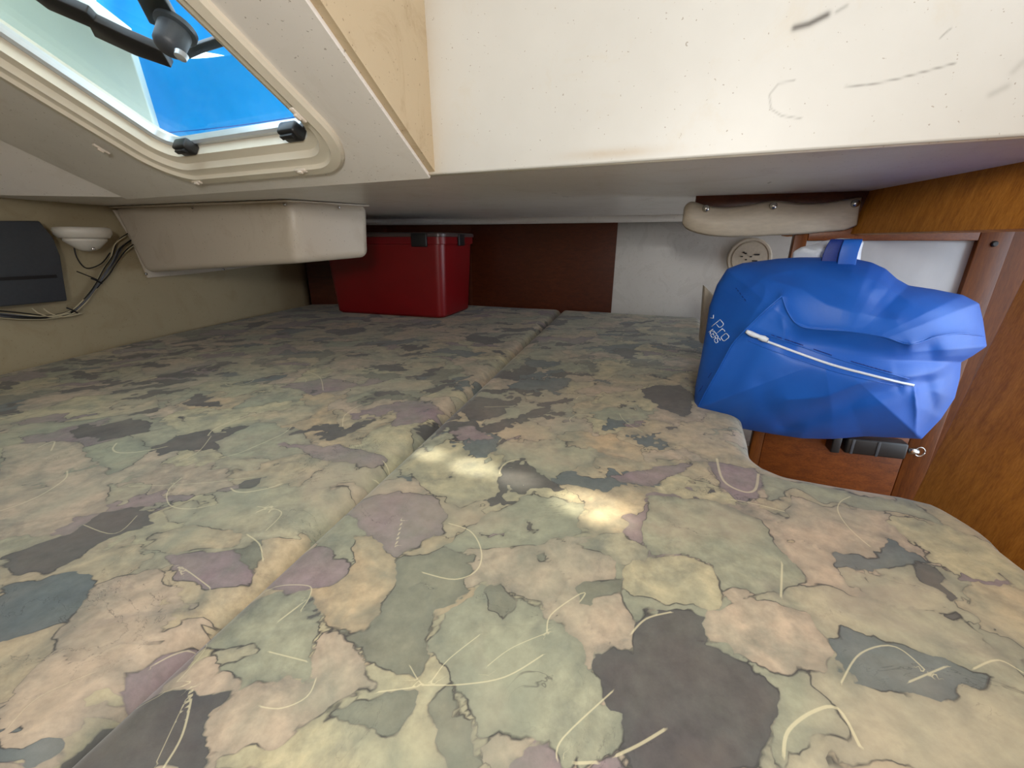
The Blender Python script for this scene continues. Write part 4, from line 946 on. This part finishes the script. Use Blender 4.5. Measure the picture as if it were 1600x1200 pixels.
# lettering, as strokes on the side panel.  local frame: x along the baseline, y up
LET = {'P': [[(0, 0), (0, 1), (.62, 1), (.72, .85), (.72, .6), (.6, .47), (.15, .47)]], 'r': [[(0, 0), (0, .66)], [(0, .5), (.15, .66), (.42, .66)]],
       'o': [[(0, .1), (0, .56), (.1, .66), (.5, .66), (.6, .56), (.6, .1), (.5, 0), (.1, 0), (0, .1)]],
       'K': [[(0, 0), (0, 1)], [(.6, 1), (.05, .45), (.62, 0)]], 'E': [[(.6, 0), (0, 0), (0, 1), (.6, 1)], [(0, .52), (.5, .52)]],
       'R': [[(0, 0), (0, 1), (.5, 1), (.62, .85), (.62, .65), (.5, .52), (0, .52)], [(.35, .52), (.62, 0)]],
       'S': [[(0, .08), (.1, 0), (.5, 0), (.62, .12), (.62, .4), (.5, .5), (.1, .52), (0, .65), (0, .9), (.12, 1), (.5, 1), (.62, .9)]], '>': [[(0, .2), (.5, .55), (0, .9)]]}
def word(txt, org, ang, h_, adv):
    paths = []; a_ = math.radians(ang); xd = np.array([math.cos(a_), math.sin(a_)]); yd = np.array([math.sin(a_), -math.cos(a_)])*1.0
    x_ = 0
    for ch in txt:
        for st_ in LET[ch]:
            P = [np.array(org)+xd*(x_+px_*h_*.8)+yd*py_*h_ for px_, py_ in st_]
            pp = []
            for i in range(len(P)-1):
                for k_ in range(3): pp.append(P[i]+(P[i+1]-P[i])*k_/3)
            pp.append(P[-1]); paths.append([bs(q[0], q[1], .0006) for q in pp])
        x_ += adv[ch]*h_
    return paths
multi_tube('lettering', word('Pro', (1112, 510), 51, 17, {'P': .78, 'r': .52, 'o': .7})+word('KERS', (1107, 519), 56, 8.5, {'K': .66, 'E': .64, 'R': .66, 'S': .6})+word('>', (1108, 498), 48, 10, {'>': 1}), .00065, M['text'], bag, 5)
# strap loop on top
def ribbon(name, pts, wdir, w_, th, mat, par):
    pts = [np.array(q) for q in pts]; V = []; Fc = []; wdir = np.array(wdir)/np.linalg.norm(wdir)
    for i, q in enumerate(pts):
        tdir = pts[min(i+1, len(pts)-1)]-pts[max(i-1, 0)]; n_ = np.cross(tdir, wdir); n_ /= np.linalg.norm(n_)
        V += [q-wdir*w_-n_*th, q+wdir*w_-n_*th, q+wdir*w_+n_*th, q-wdir*w_+n_*th]
    for i in range(len(pts)-1):
        for k_ in range(4): Fc.append([i*4+k_, i*4+(k_+1) % 4, i*4+4+(k_+1) % 4, i*4+4+k_])
    Fc += [[0, 1, 2, 3], [len(V)-4, len(V)-3, len(V)-2, len(V)-1]]
    o = fixn(mesh_obj(name, V, Fc, mat)); bev(o, th*.6, 2); adopt(par, o); return o
Dq = .87
lp_ = [onD(1300, 408, Dq), onD(1305, 392, Dq), onD(1311, 378, Dq+.005), onD(1318, 375, Dq+.012), onD(1334, 375, Dq+.02), onD(1328, 392, Dq+.03), onD(1322, 412, Dq+.04)]
ribbon('strap_loop', smooth_path([onD(1322, 416, Dq-.012), onD(1326, 395, Dq-.012), onD(1332, 378, Dq-.008), onD(1333, 375.5, Dq+.002), onD(1331, 377, Dq+.03), onD(1325, 400, Dq+.045)], 4), RD, .013, .0015, M['bag'], bag)
ribbon('strap_loop', smooth_path([onD(1296, 412, Dq), onD(1302, 392, Dq), onD(1310, 377, Dq+.004), onD(1312, 375.5, Dq+.012), onD(1309, 380, Dq+.035), onD(1303, 402, Dq+.045)], 4), RD, .013, .0015, M['bagdark'], bag)
# crumpled white bag sticking out behind
wo = [(1238, 402), (1240, 393), (1252, 386), (1272, 382), (1290, 376), (1312, 372), (1335, 373), (1350, 377), (1346, 392), (1344, 412), (1290, 418), (1242, 414)]
wr_o = resample(wo, 72); wc = np.array([1295., 397.]); V = []
for r_ in (.02, .2, .4, .6, .8, .95, 1.0):
    P = wc+(wr_o-wc)*r_; cr2 = vnoise(P, .09, 31)-.5
    V += [onD(P[i, 0], P[i, 1], .945-.03*(1-r_**3)-.022*cr2[i]*(1-r_**4)) for i in range(72)]
for r_ in (.95, .6, .02):
    P = wc+(wr_o-wc)*r_; V += [onD(P[i, 0], P[i, 1], .955+.03*(1-r_**3)) for i in range(72)]
Fc = [[i*72+j, i*72+(j+1) % 72, (i+1)*72+(j+1) % 72, (i+1)*72+j] for i in range(9) for j in range(72)]+[list(range(72))[::-1], list(range(9*72, 720))]
tag(fixn(mesh_obj('plastic_bag', V, Fc, M['paperbag'], None, True)), 'crumpled white plastic bag poking out behind the blue bag', 'bag')
# black torch-like bolt hung on the lower rail
Dl = DD-.02
lt = empty('door_latch', onD(1360, 697, Dl)); lt['label'] = 'black plastic latch handle just below the blue bag'
lx = (onD(1412, 702, Dl)-onD(1300, 690, Dl)); L_ = np.linalg.norm(lx); lx /= L_; lu = np.cross(lx, MN); lu *= -1 if lu[2] < 0 else 1
mid = (onD(1412, 702, Dl)+onD(1300, 690, Dl))/2
box('body', mid+lx*.012, lx*(L_/2-.012), lu*.021, MN*.018, M['black'], lt, .005)
box('collar', mid-lx*(L_/2-.004), lx*.010, lu*.023, MN*.019, M['black'], lt, .003)
for s_ in (-.25, .1): box('rib', mid+lx*L_*s_-MN*.0185, lx*.003, lu*.020, MN*.001, M['dkgrey'], lt, .0005)
tip = onD(1418, 704, Dl)
tube('metal_tip', [tip, tip+lx*.02], [.009, .008], M['steel'], lt, 12, 0)
V = []
kr = tip+lx*.024; rg_ = [kr+np.array(lx)*.010*math.cos(a_)+lu*.012*math.sin(a_) for a_ in np.linspace(0, 2*math.pi, 20)]
tube('split_ring', rg_, .0018, M['steel'], lt, 8, 0)
lt.parent = dr; lt.matrix_parent_inverse = Matrix.Translation(-dr.location)
